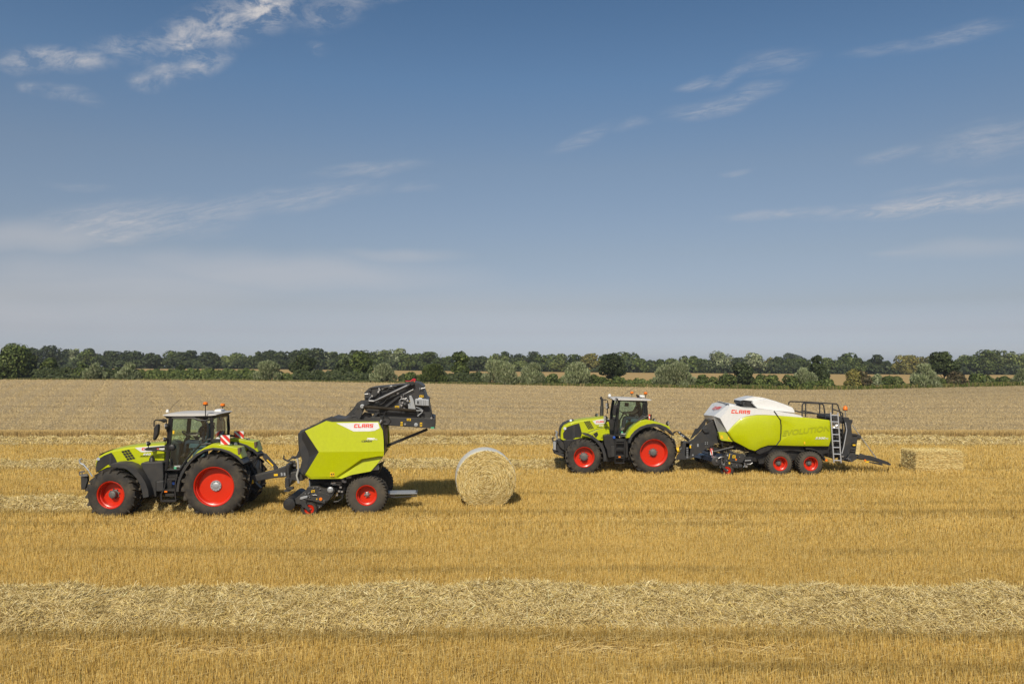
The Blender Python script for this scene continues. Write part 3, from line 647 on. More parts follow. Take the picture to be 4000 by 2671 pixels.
SHP = {'round': 'rounded', 'tall': 'narrow upright', 'flat': 'flat-topped', 'bush': 'low bushy'}
for k, (u, v, wpx, tone, shape) in enumerate(FAR):
    D = 334 + (k * 37 % 23) - 6
    bx = wx(u, D); bz = float(zt(bx, D)); top = wz_(v, D); h = top - bz; w = wpx / F * D * 1.42
    root = empty('tree', (bx, D, bz)); P, d, li = crown_pts(w, h * .98, 11, 2000, shape, 100 + k); P[:, 2] += h * .02
    V, Q, c = leafmesh('crown', P, d, .42, tone, k, 0, li)
    o = npmesh('crown', V, Q, c, LEAF); o.parent = root
    tree_trunk(root, h * .75, .22, w, k)
    tag(root, f'{ADJ[tone]} {SHP[shape]} tree, {ordw(k + 1)} from the left in the far tree line', 'tree', 'trees of the far tree line')
# undergrowth along the foot of the far line, seen as one mass
ug = []
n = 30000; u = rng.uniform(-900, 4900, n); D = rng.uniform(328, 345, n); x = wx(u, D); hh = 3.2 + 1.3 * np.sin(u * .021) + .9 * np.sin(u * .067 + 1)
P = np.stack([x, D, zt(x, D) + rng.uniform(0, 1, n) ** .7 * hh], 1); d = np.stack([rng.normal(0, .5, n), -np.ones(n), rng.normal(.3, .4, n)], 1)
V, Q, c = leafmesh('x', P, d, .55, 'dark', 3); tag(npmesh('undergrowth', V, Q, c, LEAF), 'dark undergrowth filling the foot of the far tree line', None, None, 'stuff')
# rising woods a long way behind, seen above the line
D = 620; root = empty('tree', (wx(3095, D), D, float(zt(wx(3095, D), D))))
h = wz_(1382, D) - root.location.z; P, d, li = crown_pts(115 / F * D, h, 22, 5000, 'flat', 900); V, Q, c = leafmesh('c', P, d, .8, 'dark', 5, 0, li)
o = npmesh('crown', V, Q, c, LEAF); o.parent = root; tree_trunk(root, h * .6, .5, 12, 77)
tag(root, 'broad blue-green domed crown rising behind the far tree line', 'tree')

# hedge between the wheat and the cut field: u, v top, width px, tone, shape, kind, distance
HG = [(45, 1338, 150, 'mid', 'round', 'tree', 129, 1), (10, 1405, 110, 'mid', 'bush', 'bush', 127.6, 1), (110, 1372, 70, 'dark', 'round', 'tree', 133, 1), (190, 1398, 70, 'mid', 'round', 'tree', 131, 1),
      (320, 1417, 66, 'mid', 'bush', 'bush', 129.5, 1), (374, 1419, 84, 'grey', 'bush', 'willow', 128, 1), (501, 1419, 80, 'grey', 'bush', 'willow', 128, 1), (706, 1420, 36, 'dark', 'round', 'tree', 131, 1),
      (1044, 1412, 96, 'grey', 'bush', 'willow', 128, 1), (1176, 1388, 104, 'dark', 'flat', 'tree', 131, .62), (1350, 1396, 66, 'dark', 'round', 'tree', 130, 1), (1410, 1374, 82, 'mid', 'round', 'tree', 132, .8), (1497, 1417, 92, 'grey', 'bush', 'willow', 128, 1),
      (1603, 1455, 60, 'mid', 'bush', 'bush', 128, 1), (1690, 1421, 96, 'mid', 'bush', 'willow', 128, 1), (1797, 1371, 62, 'mid', 'tall', 'tree', 131, .8), (1950, 1409, 116, 'grey', 'bush', 'willow', 128, 1), (2080, 1420, 86, 'grey', 'bush', 'willow', 127.6, 1),
      (2152, 1461, 52, 'mid', 'bush', 'bush', 128, 1), (2250, 1417, 92, 'grey', 'bush', 'willow', 128, 1), (2322, 1464, 50, 'mid', 'bush', 'bush', 128, 1), (2393, 1382, 96, 'dark', 'round', 'tree', 131, .74), (2360, 1472, 50, 'mid', 'bush', 'bush', 128, 1), (2412, 1470, 50, 'mid', 'bush', 'bush', 128, 1),
      (2600, 1426, 80, 'grey', 'bush', 'willow', 128.4, 1), (2662, 1420, 100, 'grey', 'bush', 'willow', 127.8, 1), (2737, 1464, 62, 'mid', 'bush', 'bush', 128, 1), (2783, 1472, 38, 'light', 'bush', 'bush', 128, 1), (2838, 1460, 74, 'mid', 'bush', 'bush', 128, 1), (2907, 1414, 76, 'dark', 'round', 'tree', 129.6, .95), (2968, 1461, 60, 'mid', 'bush', 'bush', 128, 1),
      (3022, 1468, 56, 'mid', 'bush', 'bush', 128, 1), (3090, 1466, 62, 'mid', 'bush', 'bush', 127.6, 1), (3137, 1436, 72, 'grey', 'bush', 'willow', 128.4, 1), (3160, 1468, 60, 'mid', 'bush', 'bush', 127.5, 1), (3196, 1380, 74, 'dark', 'round', 'tree', 131, .84), (3224, 1478, 70, 'mid', 'bush', 'bush', 128, 1),
      (3334, 1437, 56, 'yellow', 'bush', 'bush', 128, 1), (3370, 1449, 54, 'brown', 'bush', 'bush', 128.4, 1), (3425, 1463, 40, 'grey', 'bush', 'bush', 128, 1), (3470, 1470, 50, 'mid', 'bush', 'bush', 128, 1), (3508, 1472, 46, 'light', 'bush', 'bush', 128, 1),
      (3618, 1421, 98, 'grey', 'bush', 'willow', 128, 1), (3590, 1468, 50, 'mid', 'bush', 'bush', 127.5, 1), (3688, 1376, 102, 'dark', 'flat', 'tree', 132, .66), (3672, 1474, 46, 'mid', 'bush', 'bush', 128, 1), (3740, 1453, 80, 'brown', 'bush', 'bush', 128, 1), (3810, 1463, 54, 'mid', 'bush', 'bush', 129, 1), (3850, 1466, 54, 'light', 'bush', 'bush', 129, 1), (3915, 1472, 70, 'mid', 'bush', 'bush', 129, 1), (3992, 1440, 60, 'grey', 'bush', 'willow', 128, 1)]
cnt = {}
for k, (u, v, wpx, tone, shape, kd, D, frac) in enumerate(HG):
    cnt[kd] = cnt.get(kd, 0) + 1
    bx = wx(u, D); bz = float(zt(bx, D)); h = wz_(v, D) - bz; w = wpx / F * D * (1.12 if kd == 'tree' else 1.3)
    nm = {'tree': 'tree', 'willow': 'willow_bush', 'bush': 'bush'}[kd]
    root = empty(nm, (bx, D, bz)); ch = h * frac; n = int((1600 + 260 * w * ch ** .5) * (1.5 if kd == 'willow' else 1)) if kd != 'bush' else int(900 + 300 * w)
    up = 1.6 if kd == 'willow' else 0
    P, d, li = crown_pts(w, ch, 12 if kd != 'willow' else 8, n, shape, 300 + k); P[:, 2] += h - ch
    V, Q, c = leafmesh('crown', P, d, .19 if kd != 'willow' else .15, tone, 60 + k, up, li)
    o = npmesh('foliage' if kd != 'tree' else 'crown', V, Q, c, LEAF); o.parent = root
    if kd == 'tree': tree_trunk(root, h * .8, .17, w, 50 + k)
    else:
        mb = MB()
        for j in range(5): a = j * 1.3; mb.tube([(math.cos(a) * .1, math.sin(a) * .1, -.1), (math.cos(a) * w * .18, math.sin(a) * w * .15, h * .35), (math.cos(a) * w * .28, math.sin(a) * w * .2, h * .7)], [.05, .04, .02], 5)
        mb.build('stems', BARK, root, Vector((0, 0, 0)))
    noun = {'tree': 'tree standing in the hedge, ', 'willow': 'willow bush with upright silvery leaves, ', 'bush': 'rounded bush in the hedge, '}[kd]
    tail = {'tree': 'of the hedge trees from the left', 'willow': 'of the willows from the left', 'bush': 'of the single bushes from the left'}[kd]
    tag(root, f'{ADJ[tone]} {noun}{ordw(cnt[kd])} {tail}', {'tree': 'tree', 'willow': 'willow', 'bush': 'bush'}[kd], {'tree': 'trees standing in the hedge', 'willow': 'willow bushes along the hedge', 'bush': 'bushes along the hedge'}[kd])
# clipped lengths of hedge
HL = [(60, 470, 1440, 'dark', 'left end'), (420, 570, 1452, 'dark', 'between the two leftmost willows'), (540, 720, 1447, 'mid', 'right of the second willow'), (700, 1000, 1445, 'mid', 'left of the third willow'),
      (1090, 1150, 1459, 'mid', 'right of the third willow'), (1150, 1330, 1449, 'dark', 'under the dark spreading oak'), (1330, 1460, 1456, 'dark', 'left of the fourth willow'), (1560, 1650, 1466, 'dark', 'behind the raised baler tailgate'), (1720, 1890, 1458, 'dark', 'under the pale slender tree'),
      (2010, 2200, 1476, 'mid', 'right of the sixth willow'), (2280, 2440, 1483, 'mid', 'under the round dark tree by the right cab'), (2430, 2580, 1484, 'mid', 'left of the twin willows'), (2700, 2830, 1487, 'dark', 'right of the large twin willows')]
for k, (u0, u1, v, tone, where) in enumerate(HL):
    D = 129.4; n = int((u1 - u0) * 22); u = rng.uniform(u0, u1, n)
    x = wx(u, D); base = zt(x, D); h = wz_(v + 4 * np.sin(u * .09) + 3 * np.sin(u * .23 + k), D) - base
    z = base + h * rng.uniform(0, 1, n) ** .8; th = rng.uniform(-1, 1, n)
    P = np.stack([x, D + th * 1.1 * (1 - .5 * ((z - base) / h) ** 2), z], 1); d = np.stack([rng.normal(0, .5, n), th - .6, rng.uniform(-.2, 1, n)], 1)
    V, Q, c = leafmesh('h', P, d, .20, tone, 700 + k); o = npmesh('hedge', V, Q, c, LEAF)
    tag(o, f'{ADJ[tone]} length of hedge, {where}', 'hedge', 'lengths of hedge behind the wheat')
# low scrub and bramble filling between the bushes on the right
n = 26000; u = rng.uniform(2380, 4200, n); D = rng.uniform(128.2, 130.5, n); x = wx(u, D); hh = (1.25 + .35 * np.sin(u * .03) + .3 * np.sin(u * .083) + .2 * np.sin(u * .19)) * np.where((u > 2440) & (u < 2560) | (u > 3240) & (u < 3330), .62, 1)
P = np.stack([x, D, zt(x, D) + rng.uniform(.1, 1, n) ** .7 * hh], 1); d = np.stack([rng.normal(0, .6, n), -np.ones(n), rng.normal(.5, .4, n)], 1)
V, Q, c = leafmesh('x', P, d, .17, 'mid', 33); m_ = np.sin(P[:, 0] * .9) + np.sin(P[:, 0] * .37 + 1) + rng.normal(0, .3, n) > .9; c[m_] *= np.array([1.35, 1.0, .9])
tag(npmesh('scrub', V, Q, c, LEAF), 'low scrub and bramble between the hedge bushes', None, None, 'stuff')
# rough grass verge at the foot of the hedge
n = 60000; u = rng.uniform(-300, 4300, n); D = rng.uniform(126.2, 130, n); x = wx(u, D); z = zt(x, D)
right = np.clip((u - 1500) / 1500, 0, 1); h = rng.uniform(.32, .75, n) * (1 + .6 * right)
c = palette(n, [(.11, .125, .035), (.20, .165, .07), (.08, .10, .025), (.28, .215, .10)], [.32, .28, .25, .15])
g = rng.random(n) < right * .5; c[g] *= np.array([.75, .92, .5])
vec = np.stack([rng.normal(0, .12, n), rng.normal(0, .12, n), h], 1); a = rng.normal(0, .6, n)
tag(ribbons('verge_grass', np.stack([x, D, z], 1), vec, np.stack([np.cos(a), np.sin(a), 0 * a], 1) * .06, c, STRAW), 'rough grass verge at the foot of the hedge', None, None, 'stuff')
def dy(p, d): return p + Vector((0, d, 0))
def cab(root, c, near, far, o):
    """shared cab builder. o: traced outlines"""
    fr = MB(); w = .05
    for l in o['frame']:
        P = pts(c, l, near)
        for q in (P, [dy(p, far - near) for p in P]): fr.tube(q, o.get('fr', .032), 6)
    for a in o['cross']: p = c(*a, near); fr.beam(dy(p, .02), dy(p, far - near - .02), .05, .05) if False else fr.tube([p, dy(p, far - near)], .03, 6)
    cabf = fr.build('cab_frame', BLACK, root)
    P = pts(c, o['door'], near + .01); g = MB(); g.poly(P); door = g.build('door_glass', GLASS, root, smooth=0)
    g = MB(); g.poly([dy(p, far - near - .02) for p in P]); g.build('door_glass', GLASS, root, smooth=0)
    for l in o['side']:
        P = pts(c, l, near + .01); g = MB(); g.poly(P); g.build('side_window', GLASS, root, smooth=0)
        g = MB(); g.poly([dy(p, far - near - .02) for p in P]); g.build('side_window', GLASS, root, smooth=0)
    for nm, l in (('windscreen', o['ws']), ('rear_window', o['rw'])):
        a, b = pts(c, l, near + .02); g = MB(); g.poly([a, b, dy(b, far - near - .04), dy(a, far - near - .04)]); g.build(nm, GLASS, root, smooth=0)
    # roof: crowned shell, thinner towards both sides
    P = pts(c, o['roof'], near - .02); wd = far - near + .04
    MB().loft([scaled(P, near - .06, .97, .45, anchor=0.1), scaled(P, near - .0, 1, .82, anchor=.1), scaled(P, near + .22, 1, 1, anchor=.1), scaled(P, near + wd * .5, 1.0, 1.08, anchor=.1), scaled(P, far - .22, 1, 1, anchor=.1), scaled(P, far, 1, .82, anchor=.1), scaled(P, far + .06, .97, .45, anchor=.1)]).build('roof', ROOFW, root, smooth=30)
    P = pts(c, o['liner'], near + .03); MB().loft([P, [dy(p, far - near - .06) for p in P]]).build('roof_lining', BLACK, root, bevel=.01)
    # interior
    f = o['floor']; P = pts(c, f, near + .06); MB().loft([P, [dy(p, far - near - .12) for p in P]]).build('cab_floor', DARK, root)
    sx, sz, mid = o['seat']; s = MB(); p = c(sx, sz, mid)
    s.loft([[p + Vector((x, y, z)) for x, z in ((-.30, -.12), (.20, -.12), (.24, 0), (-.28, .02))] for y in (-.24, .24)])
    s.loft([[p + Vector((x, y, z)) for x, z in ((.14, .0), (.24, .0), (.36, .62), (.27, .64))] for y in (-.22, .22)])
    s.box(p + Vector((-.02, 0, -.30)), (.35, .4, .34)); s.loft([[p + Vector((x, y, z)) for x, z in ((.27, .68), (.34, .66), (.37, .84), (.31, .86))] for y in (-.12, .12)])
    s.box(p + Vector((-.05, .32, .14)), (.5, .10, .09)); s.build('seat', SEATF, root, bevel=.03)
    wx_, wzz = o['wheel']; q = c(wx_, wzz, mid); s = MB(); ax = Vector((-.5, 0, -.85)).normalized(); e1 = Vector((0, 1, 0)); e2 = ax.cross(e1).normalized()
    s.tube([q + (e1 * math.cos(t) + e2 * math.sin(t)) * .2 for t in np.linspace(0, 6.283, 21)], .016, 6); s.tube([q, q + ax * .55], .03, 6)
    for t in (0, 2.1, 4.2): s.tube([q, q + (e1 * math.cos(t) + e2 * math.sin(t)) * .2], .012, 5)
    s.build('steering_wheel', BLACK, root)
    s = MB(); qq = q + ax * .35 + Vector((-.1, 0, -.05)); s.loft([[qq + Vector((x, y, z)) for x, z in ((-.22, -.75), (.05, -.75), (.12, .1), (-.15, .22))] for y in (-.22, .22)]); s.build('dashboard', DARK, root, bevel=.03)
    return cabf

# ================================================================== left tractor
BASE = c0 = Vector((CA(1050, 1500, 24.05).x, 24.05, 0)); c = CA
T = empty('tractor', c0)
tag(T, 'lime green tractor with silver hub rings and warning boards, drawing the round baler at left', 'tractor', 'lime green tractors pulling balers')
N, M_, Fr = 22.8, 24.05, 25.3
rc = c(1612, 1132, N); rc.y = N + .34; fc = c(388, 1223, N); fc.y = N + .31
rw = make_wheel(T, rc, .93, .68, .56, .25, .105, .02, 1, 21, .055, RUB, GALV, bolts=0, discin=.0)
m = MB()                                        # silver hub ring with bolts
hp = Vector((0, -.34 + .235, 0)); m.lathe(hp, [(.155, .03), (.155, -.02), (.15, -.03), (.095, -.03), (.09, .0), (.06, .01), (.004, .012)], 32)
for k in range(10): a = k * .6283; m.lathe(hp + Vector((math.cos(a) * .125, -.03, math.sin(a) * .125)), [(.014, .0), (.014, -.018), (.008, -.024)], 6)
hr = m.build('hub_ring', GALV, rw, Vector((0, 0, 0)))
fw = make_wheel(T, fc, .735, .62, .385, .27, .10, .14, 1, 19, .05, RUB, HUBG, steer=R(-4), bolts=8, discin=.0, lugw=.52)
rf = copy_wheel(rw, T, rc + Vector((0, 1.82, 0)), math.pi); ff = copy_wheel(fw, T, fc + Vector((0, 1.80, 0)), math.pi - R(4))
# tyre lettering
for ch, R0, word_, a0 in ((rw.children[0], .73, 'TM1000 710/60 R42', 60), (rw.children[0], .73, 'TM1000 710/60 R42', 240)):
    pass
# chassis and engine block
m = MB(); m.slab(pts(c, [(250, 900), (470, 830), (1000, 860), (1250, 900), (1900, 950), (2010, 1060), (1950, 1200), (1350, 1250), (1000, 1230), (560, 1200), (300, 1130)], 23.62), .86)
m.tube([c(1612, 1132, 23.2), c(1612, 1132, 24.9)], .17, 12); m.tube([c(388, 1223, 23.2), c(388, 1223, 24.9)], .12, 12)
m.build('chassis', BLACK, T, bevel=.02)
# bonnet
top = [(230, 850), (236, 800), (262, 748), (330, 706), (430, 666), (560, 636), (700, 617), (850, 604), (1045, 594), (1052, 600)]
bot = [(1052, 800), (900, 840), (700, 882), (600, 850), (480, 850), (360, 880), (240, 945)]
P = pts(c, top + bot, 23.62)
MB().loft([scaled(P, 23.60, .985, .90, 0), scaled(P, 23.63, .995, .955, 0), scaled(P, 23.75, 1, 1, 0), scaled(P, 24.05, 1, 1.02, 0), scaled(P, 24.35, 1, 1, 0), scaled(P, 24.47, .995, .955, 0), scaled(P, 24.5, .985, .9, 0)]).build('bonnet', LIME, T, smooth=40, bevel=.012)
slab('bonnet_lower_panel', c, [(690, 885), (745, 868), (790, 930), (822, 985), (790, 985), (740, 950)], 23.56, .9, LIME, T, bevel=.02)
slab('grille', c, [(262, 782), (330, 738), (415, 703), (440, 735), (470, 790), (485, 832), (372, 850), (300, 905), (236, 945), (232, 880), (240, 825)], 23.585, .05, DEEP, T, bevel=.01)
slab('grille_pillar', c, [(392, 735), (420, 728), (420, 832), (392, 845)], 23.575, .02, DARK, T)
slab('nose_cap', c, [(262, 742), (300, 712), (380, 680), (440, 660), (425, 672), (330, 708)], 23.72, .66, BLACK, T, bevel=.01)
MB().tube([c(262, 780, 23.60), c(262, 780, 23.56)], .045, 12).build('headlight', LENS, T)
v = MB()
for i in range(3):
    for j in range(4):
        f = lambda s, t: (527 + s * 98 + t * 78 - 0 * s, 685 + t * 118 - s * 22)
        s0, s1, t0, t1 = i / 3 + .03, (i + 1) / 3 - .03, j / 4 + .03, (j + 1) / 4 - .03
        v.slab(pts(c, [f(s0, t0), f(s1, t0), f(s1, t1), f(s0, t1)], 23.585), .02)
v.build('bonnet_vent', BLACK, T, smooth=0)
sp = slab('bonnet_stripe', c, [(695, 646), (860, 632), (1048, 620), (1048, 672), (940, 688), (800, 702), (768, 700)], 23.59, .01, WHITE, T)
word('lettering', 'CLAAS', c, (775, 648, 985, 676), 23.582, REDL, sp, .2, block=True)
word('model_number', '660', c, (795, 712, 888, 738), 23.59, WPL, T, .25, .03); word('model_name', 'ARION', c, (755, 738, 868, 760), 23.59, BLACK, T, .25, .01)
m = MB(); m.tube(pts(c, [(690, 884), (800, 862), (900, 836), (1045, 800)], 23.585), .006, 5); m.build('bonnet_seam', BLACK, T)
# engine side tank with cap
slab('side_tank', c, [(748, 850), (765, 828), (1000, 822), (1015, 835), (1022, 1000), (1020, 1065), (935, 1065), (938, 1248), (862, 1248), (848, 1080), (822, 985), (770, 900)], 23.15, .55, DARK, T, bevel=.03)
slab('tank_cover', c, [(932, 1062), (1022, 1052), (1022, 1180), (934, 1184)], 23.10, .2, DARK, T, bevel=.02)
MB().lathe(c(894, 835, 23.4), [(.10, -.02), (.085, .04), (.075, .14), (.05, .17), (.05, .20), (.03, .215)], 18, 'z').build('air_intake', BLACK, T)
slab('side_marker', c, [(796, 997), (835, 997), (838, 1018), (800, 1018)], 23.4, .05, YEL, T)
# front fenders
for D0 in (N + .02, Fr - .64):
    out = [(362, 856), (400, 838), (470, 834), (545, 840), (620, 868), (690, 918), (750, 985), (800, 1070), (832, 1160), (842, 1245)]
    inn = [(775, 1258), (762, 1180), (738, 1090), (695, 1015), (640, 955), (580, 905), (520, 880), (450, 872), (400, 872)]
    P = pts(c, out + inn, N + .02); P = [Vector((p.x, D0, p.z)) for p in P]
    MB().loft([scaled(P, D0, .985, .985), scaled(P, D0 + .04, 1, 1), scaled(P, D0 + .56, 1, 1), scaled(P, D0 + .6, .985, .985)]).build('front_fender', DARK, T, smooth=40)
# steps
s = MB(); n0 = 23.0
for a, b in (((1055, 960), (1045, 1060)), ((1045, 1060), (1030, 1150)), ((1030, 1150), (995, 1210)), ((995, 1210), (1002, 1305)), ((1185, 975), (1165, 1060)), ((1165, 1060), (1158, 1180)), ((1158, 1180), (1170, 1300))): s.beam(c(*a, n0), c(*b, n0), .05, .035); s.beam(c(*a, n0 + .35), c(*b, n0 + .35), .05, .035)
for y_, x0_, x1_ in ((1290, 1000, 1168), (1160, 1030, 1160), (1025, 1060, 1180)): s.loft([pts(c, [(x0_, y_), (x1_, y_), (x1_, y_ + 22), (x0_, y_ + 22)], n0 - .02), [dy(p, .38) for p in pts(c, [(x0_, y_), (x1_, y_), (x1_, y_ + 22), (x0_, y_ + 22)], n0 - .02)]])
s.slab(pts(c, [(1065, 1040), (1160, 1040), (1150, 1150), (1055, 1150)], n0 + .3), .06); s.slab(pts(c, [(1040, 1210), (1150, 1210), (1150, 1245), (1040, 1245)], n0 + .02), .04)
s.build('steps', BLACK, T, bevel=.006)
slab('battery_box', c, [(1000, 960), (1190, 960), (1200, 1180), (1010, 1180)], 23.4, .5, BLACK, T, bevel=.02)
slab('side_marker', c, [(1028, 1175), (1062, 1175), (1062, 1193), (1028, 1193)], n0 - .03, .03, ORG, T)
MB().lathe(c(1148, 1078, 23.15), [(.045, .03), (.045, -.03), (.03, -.04)], 14).build('filler_cap', BLUE, T)
# cab
cab(T, c, 23.25, 24.85, dict(
    frame=[[(1130, 286), (1390, 288), (1440, 312), (1530, 322), (1556, 380), (1560, 500), (1535, 560), (1470, 610), (1415, 665), (1300, 800), (1222, 918), (1068, 920), (1085, 760), (1105, 560), (1118, 400), (1130, 286)],
           [(1100, 285), (1078, 560), (1055, 925)], [(1112, 290), (1092, 560), (1062, 925)], [(1590, 285), (1606, 470), (1598, 600)], [(1606, 285), (1618, 470), (1606, 600)], [(1530, 322), (1592, 300)], [(1535, 560), (1598, 545)], [(1470, 612), (1598, 600)]],
    cross=[(1100, 285), (1055, 925), (1604, 290), (1604, 598)],
    door=[(1130, 286), (1390, 288), (1440, 312), (1530, 322), (1556, 380), (1560, 500), (1535, 560), (1470, 610), (1415, 665), (1300, 800), (1222, 918), (1068, 920), (1085, 760), (1105, 560), (1118, 400)],
    side=[],
    ws=[(1098, 290), (1055, 925)], rw=[(1612, 290), (1612, 598)],
    roof=[(1015, 246), (1050, 236), (1110, 231), (1300, 228), (1560, 228), (1640, 233), (1662, 246), (1600, 259), (1450, 265), (1110, 265), (1050, 259)],
    liner=[(1030, 256), (1110, 262), (1560, 262), (1650, 250), (1640, 272), (1600, 292), (1110, 292), (1062, 290)],
    floor=[(1072, 895), (1225, 880), (1420, 850), (1420, 918), (1070, 918)], seat=(1500, 600, 24.05), wheel=(1345, 490)))
m = MB(); m.slab(pts(c, [(1240, 720), (1400, 650), (1420, 665), (1300, 800), (1225, 915), (1120, 915), (1130, 860), (1200, 840)], 24.5), .08); m.build('fender_liner', paint('grey_teal_trim', (.16, .22, .21), .6), T)
m = MB(); m.slab(pts(c, [(1133, 370), (1165, 360), (1150, 600), (1110, 600)], 24.6), .06); m.build('cab_trim', MATS['grey_teal_trim'], T)
sticker('cab_label', c, [(1136, 440), (1156, 440), (1154, 480), (1134, 480)], 23.24, YEL, T, marks=False)
word('door_lettering', 'CMATIC', c, (1152, 866, 1228, 886), 23.24, WPL, T, .2, .02); slab('door_sticker', c, [(1150, 882), (1180, 882), (1180, 910), (1150, 910)], 23.24, .003, GREENL, T)
m = MB(); m.lathe(c(1120, 650, 23.2), [(.09, .03), (.09, -.01), (.05, -.03), (.02, -.03)], 20); m.build('door_hinge', BLACK, T)
m = MB(); m.tube(pts(c, [(1112, 785), (1112, 880)], 23.22), .028, 8); m.build('door_handle', BLACK, T)
# rear fenders with black lips
for D0 in (N + .06, Fr - .64):
    out = [(1300, 838), (1360, 762), (1420, 700), (1500, 650), (1590, 606), (1650, 606), (1760, 628), (1920, 656), (1946, 740), (1962, 782), (1935, 786)]
    inn = [(1890, 752), (1800, 700), (1700, 668), (1600, 664), (1500, 690), (1420, 745), (1350, 815), (1310, 850)]
    P = [Vector((p.x, D0, p.z)) for p in pts(c, out + inn, N + .06)]
    MB().loft([scaled(P, D0, .99, .97), scaled(P, D0 + .05, 1, 1), scaled(P, D0 + .54, 1, 1), scaled(P, D0 + .58, .99, .97)]).build('rear_fender', LIME, T, smooth=40, bevel=.01)
    out = [(1162, 1190), (1168, 1120), (1185, 1040), (1215, 960), (1260, 880), (1320, 800), (1400, 725), (1500, 672), (1600, 652), (1700, 662), (1800, 696), (1900, 756), (1955, 810), (1985, 850)]
    inn = [(1968, 862), (1935, 832), (1880, 780), (1790, 722), (1700, 690), (1600, 680), (1510, 700), (1420, 752), (1345, 822), (1288, 900), (1245, 975), (1215, 1050), (1200, 1120), (1195, 1190)]
    P = [Vector((p.x, D0, p.z)) for p in pts(c, out + inn, N)]
    MB().loft([[Vector((p.x, D0 - .06, p.z)) for p in P], [Vector((p.x, D0 + .5, p.z)) for p in P]]).build('fender_lip', DARK, T, bevel=.012, smooth=40)
    MB().slab([Vector((p.x, D0 - .02, p.z)) for p in pts(c, [(1893, 660), (1922, 658), (1928, 735), (1900, 740)], N)], .2).build('rear_light', BROWNL, T, bevel=.01)
# far-side fender rear face visible beyond the near one
slab('fender_extension', c, [(1800, 580), (2035, 600), (2060, 602), (2066, 650), (2104, 690), (2012, 752), (1950, 700), (1900, 655)], 24.9, .3, LIME, T, bevel=.02)
slab('rear_light_bracket', c, [(2010, 745), (2085, 705), (2145, 765), (2075, 792), (2030, 782)], 24.8, .25, BLACK, T, bevel=.02)
m = MB(); m.slab(pts(c, [(1935, 770), (1990, 755), (2035, 830), (1990, 860)], 23.6), .4); m.slab(pts(c, [(2000, 800), (2120, 800), (2160, 870), (2190, 1000), (2180, 1210), (2050, 1200), (1990, 900)], 24.3), .6); m.build('rear_housing', BLACK, T, bevel=.02)
# rear linkage
m = MB()
m.tube(pts(c, [(1950, 1000), (2060, 1120), (2150, 1190)], 23.9), .045, 8); m.tube(pts(c, [(1950, 1000), (2060, 1120), (2150, 1190)], 24.4), .045, 8)
m.tube(pts(c, [(2120, 1195), (2150, 1215), (2172, 1200), (2170, 1170)], 23.9), .03, 8); m.tube(pts(c, [(2190, 1150), (2225, 1160), (2238, 1135), (2225, 1110)], 24.4), .028, 8)
m.tube(pts(c, [(2010, 800), (2080, 950), (2100, 1100)], 23.9), .03, 8); m.tube(pts(c, [(1990, 830), (2060, 830), (2140, 960), (2150, 1020)], 24.0), .035, 8)
m.slab(pts(c, [(1980, 1020), (2120, 1010), (2150, 1090), (2210, 1150), (2180, 1180), (2050, 1170), (1990, 1120)], 24.0), .2)
m.build('rear_linkage', BLACK, T)
# front linkage with silver hooks
m = MB(); m.slab(pts(c, [(78, 990), (130, 985), (135, 1040), (100, 1150), (80, 1150)], 23.5), .12); m.slab(pts(c, [(78, 990), (130, 985), (135, 1040), (100, 1150), (80, 1150)], 24.4), .12)
m.slab(pts(c, [(95, 1100), (330, 1090), (330, 1180), (110, 1170)], 23.75), .6); m.build('front_linkage', DARK, T, bevel=.015)
for D in (23.45, 24.4): m = MB(); m.tube(pts(c, [(100, 930), (65, 938), (66, 970), (90, 985), (130, 982)], D), .022, 8); m.slab(pts(c, [(86, 962), (130, 962), (134, 988), (90, 990)], D - .02), .05); m.build('lower_link_hook', HUBG, T)
m = MB(); m.tube(pts(c, [(78, 775), (52, 790), (60, 828), (95, 845)], 24.0), .026, 8); m.tube(pts(c, [(90, 835), (130, 880), (165, 925)], 24.0), .026, 8); m.tube(pts(c, [(150, 905), (190, 970), (205, 990)], 24.0), .022, 8)
m.tube(pts(c, [(135, 905), (175, 870)], 24.0), .01, 5); m.build('top_link', GALV, T)
# mirror, lamps, beacons, aerial, domes
m = MB(); m.tube(pts(c, [(1060, 320), (1000, 318), (930, 310), (912, 325), (912, 392)], 23.15), .02, 7); m.slab(pts(c, [(950, 305), (1050, 296), (1062, 330), (1030, 345)], 23.2), .05); m.build('mirror_arm', BLACK, T)
slab('wing_mirror', c, [(918, 364), (955, 362), (958, 400), (950, 480), (925, 535), (900, 566), (888, 545), (892, 500), (898, 452), (897, 405), (915, 392)], 22.95, .16, BLACK, T, bevel=.03)
m = MB(); m.tube(pts(c, [(1060, 320), (1085, 560)], 23.22), .014, 6); m.build('grab_rail', BLACK, T)
worklamp(T, c(1062, 388, 23.15), .085, (-1, -.3, 0)); worklamp(T, c(1044, 545, 23.15), .06, (-1, -.3, 0))
m = MB(); m.slab(pts(c, [(795, 668), (830, 645), (1060, 626), (1060, 650), (940, 655), (942, 670), (1060, 682), (1060, 700), (960, 688), (820, 684)], 23.3), .05); m.build('lamp_bracket', BLACK, T, bevel=.01)
worklamp(T, c(848, 598, 23.3), .065, (-1, -.5, 0))
beacon(T, c(1524, 262, 23.1), .07, .30); beacon(T, c(1772, 222, 24.7), .07, .18)
m = MB(); m.loft([scaled(pts(c, [(1668, 212), (1675, 184), (1700, 178), (1755, 181), (1765, 212)], 24.1), 23.95, .9, .9), scaled(pts(c, [(1668, 212), (1675, 184), (1700, 178), (1755, 181), (1765, 212)], 24.1), 24.0, 1, 1), scaled(pts(c, [(1668, 212), (1675, 184), (1700, 178), (1755, 181), (1765, 212)], 24.1), 24.3, 1, 1)]); m.build('satellite_receiver', WPL, T, bevel=.02)
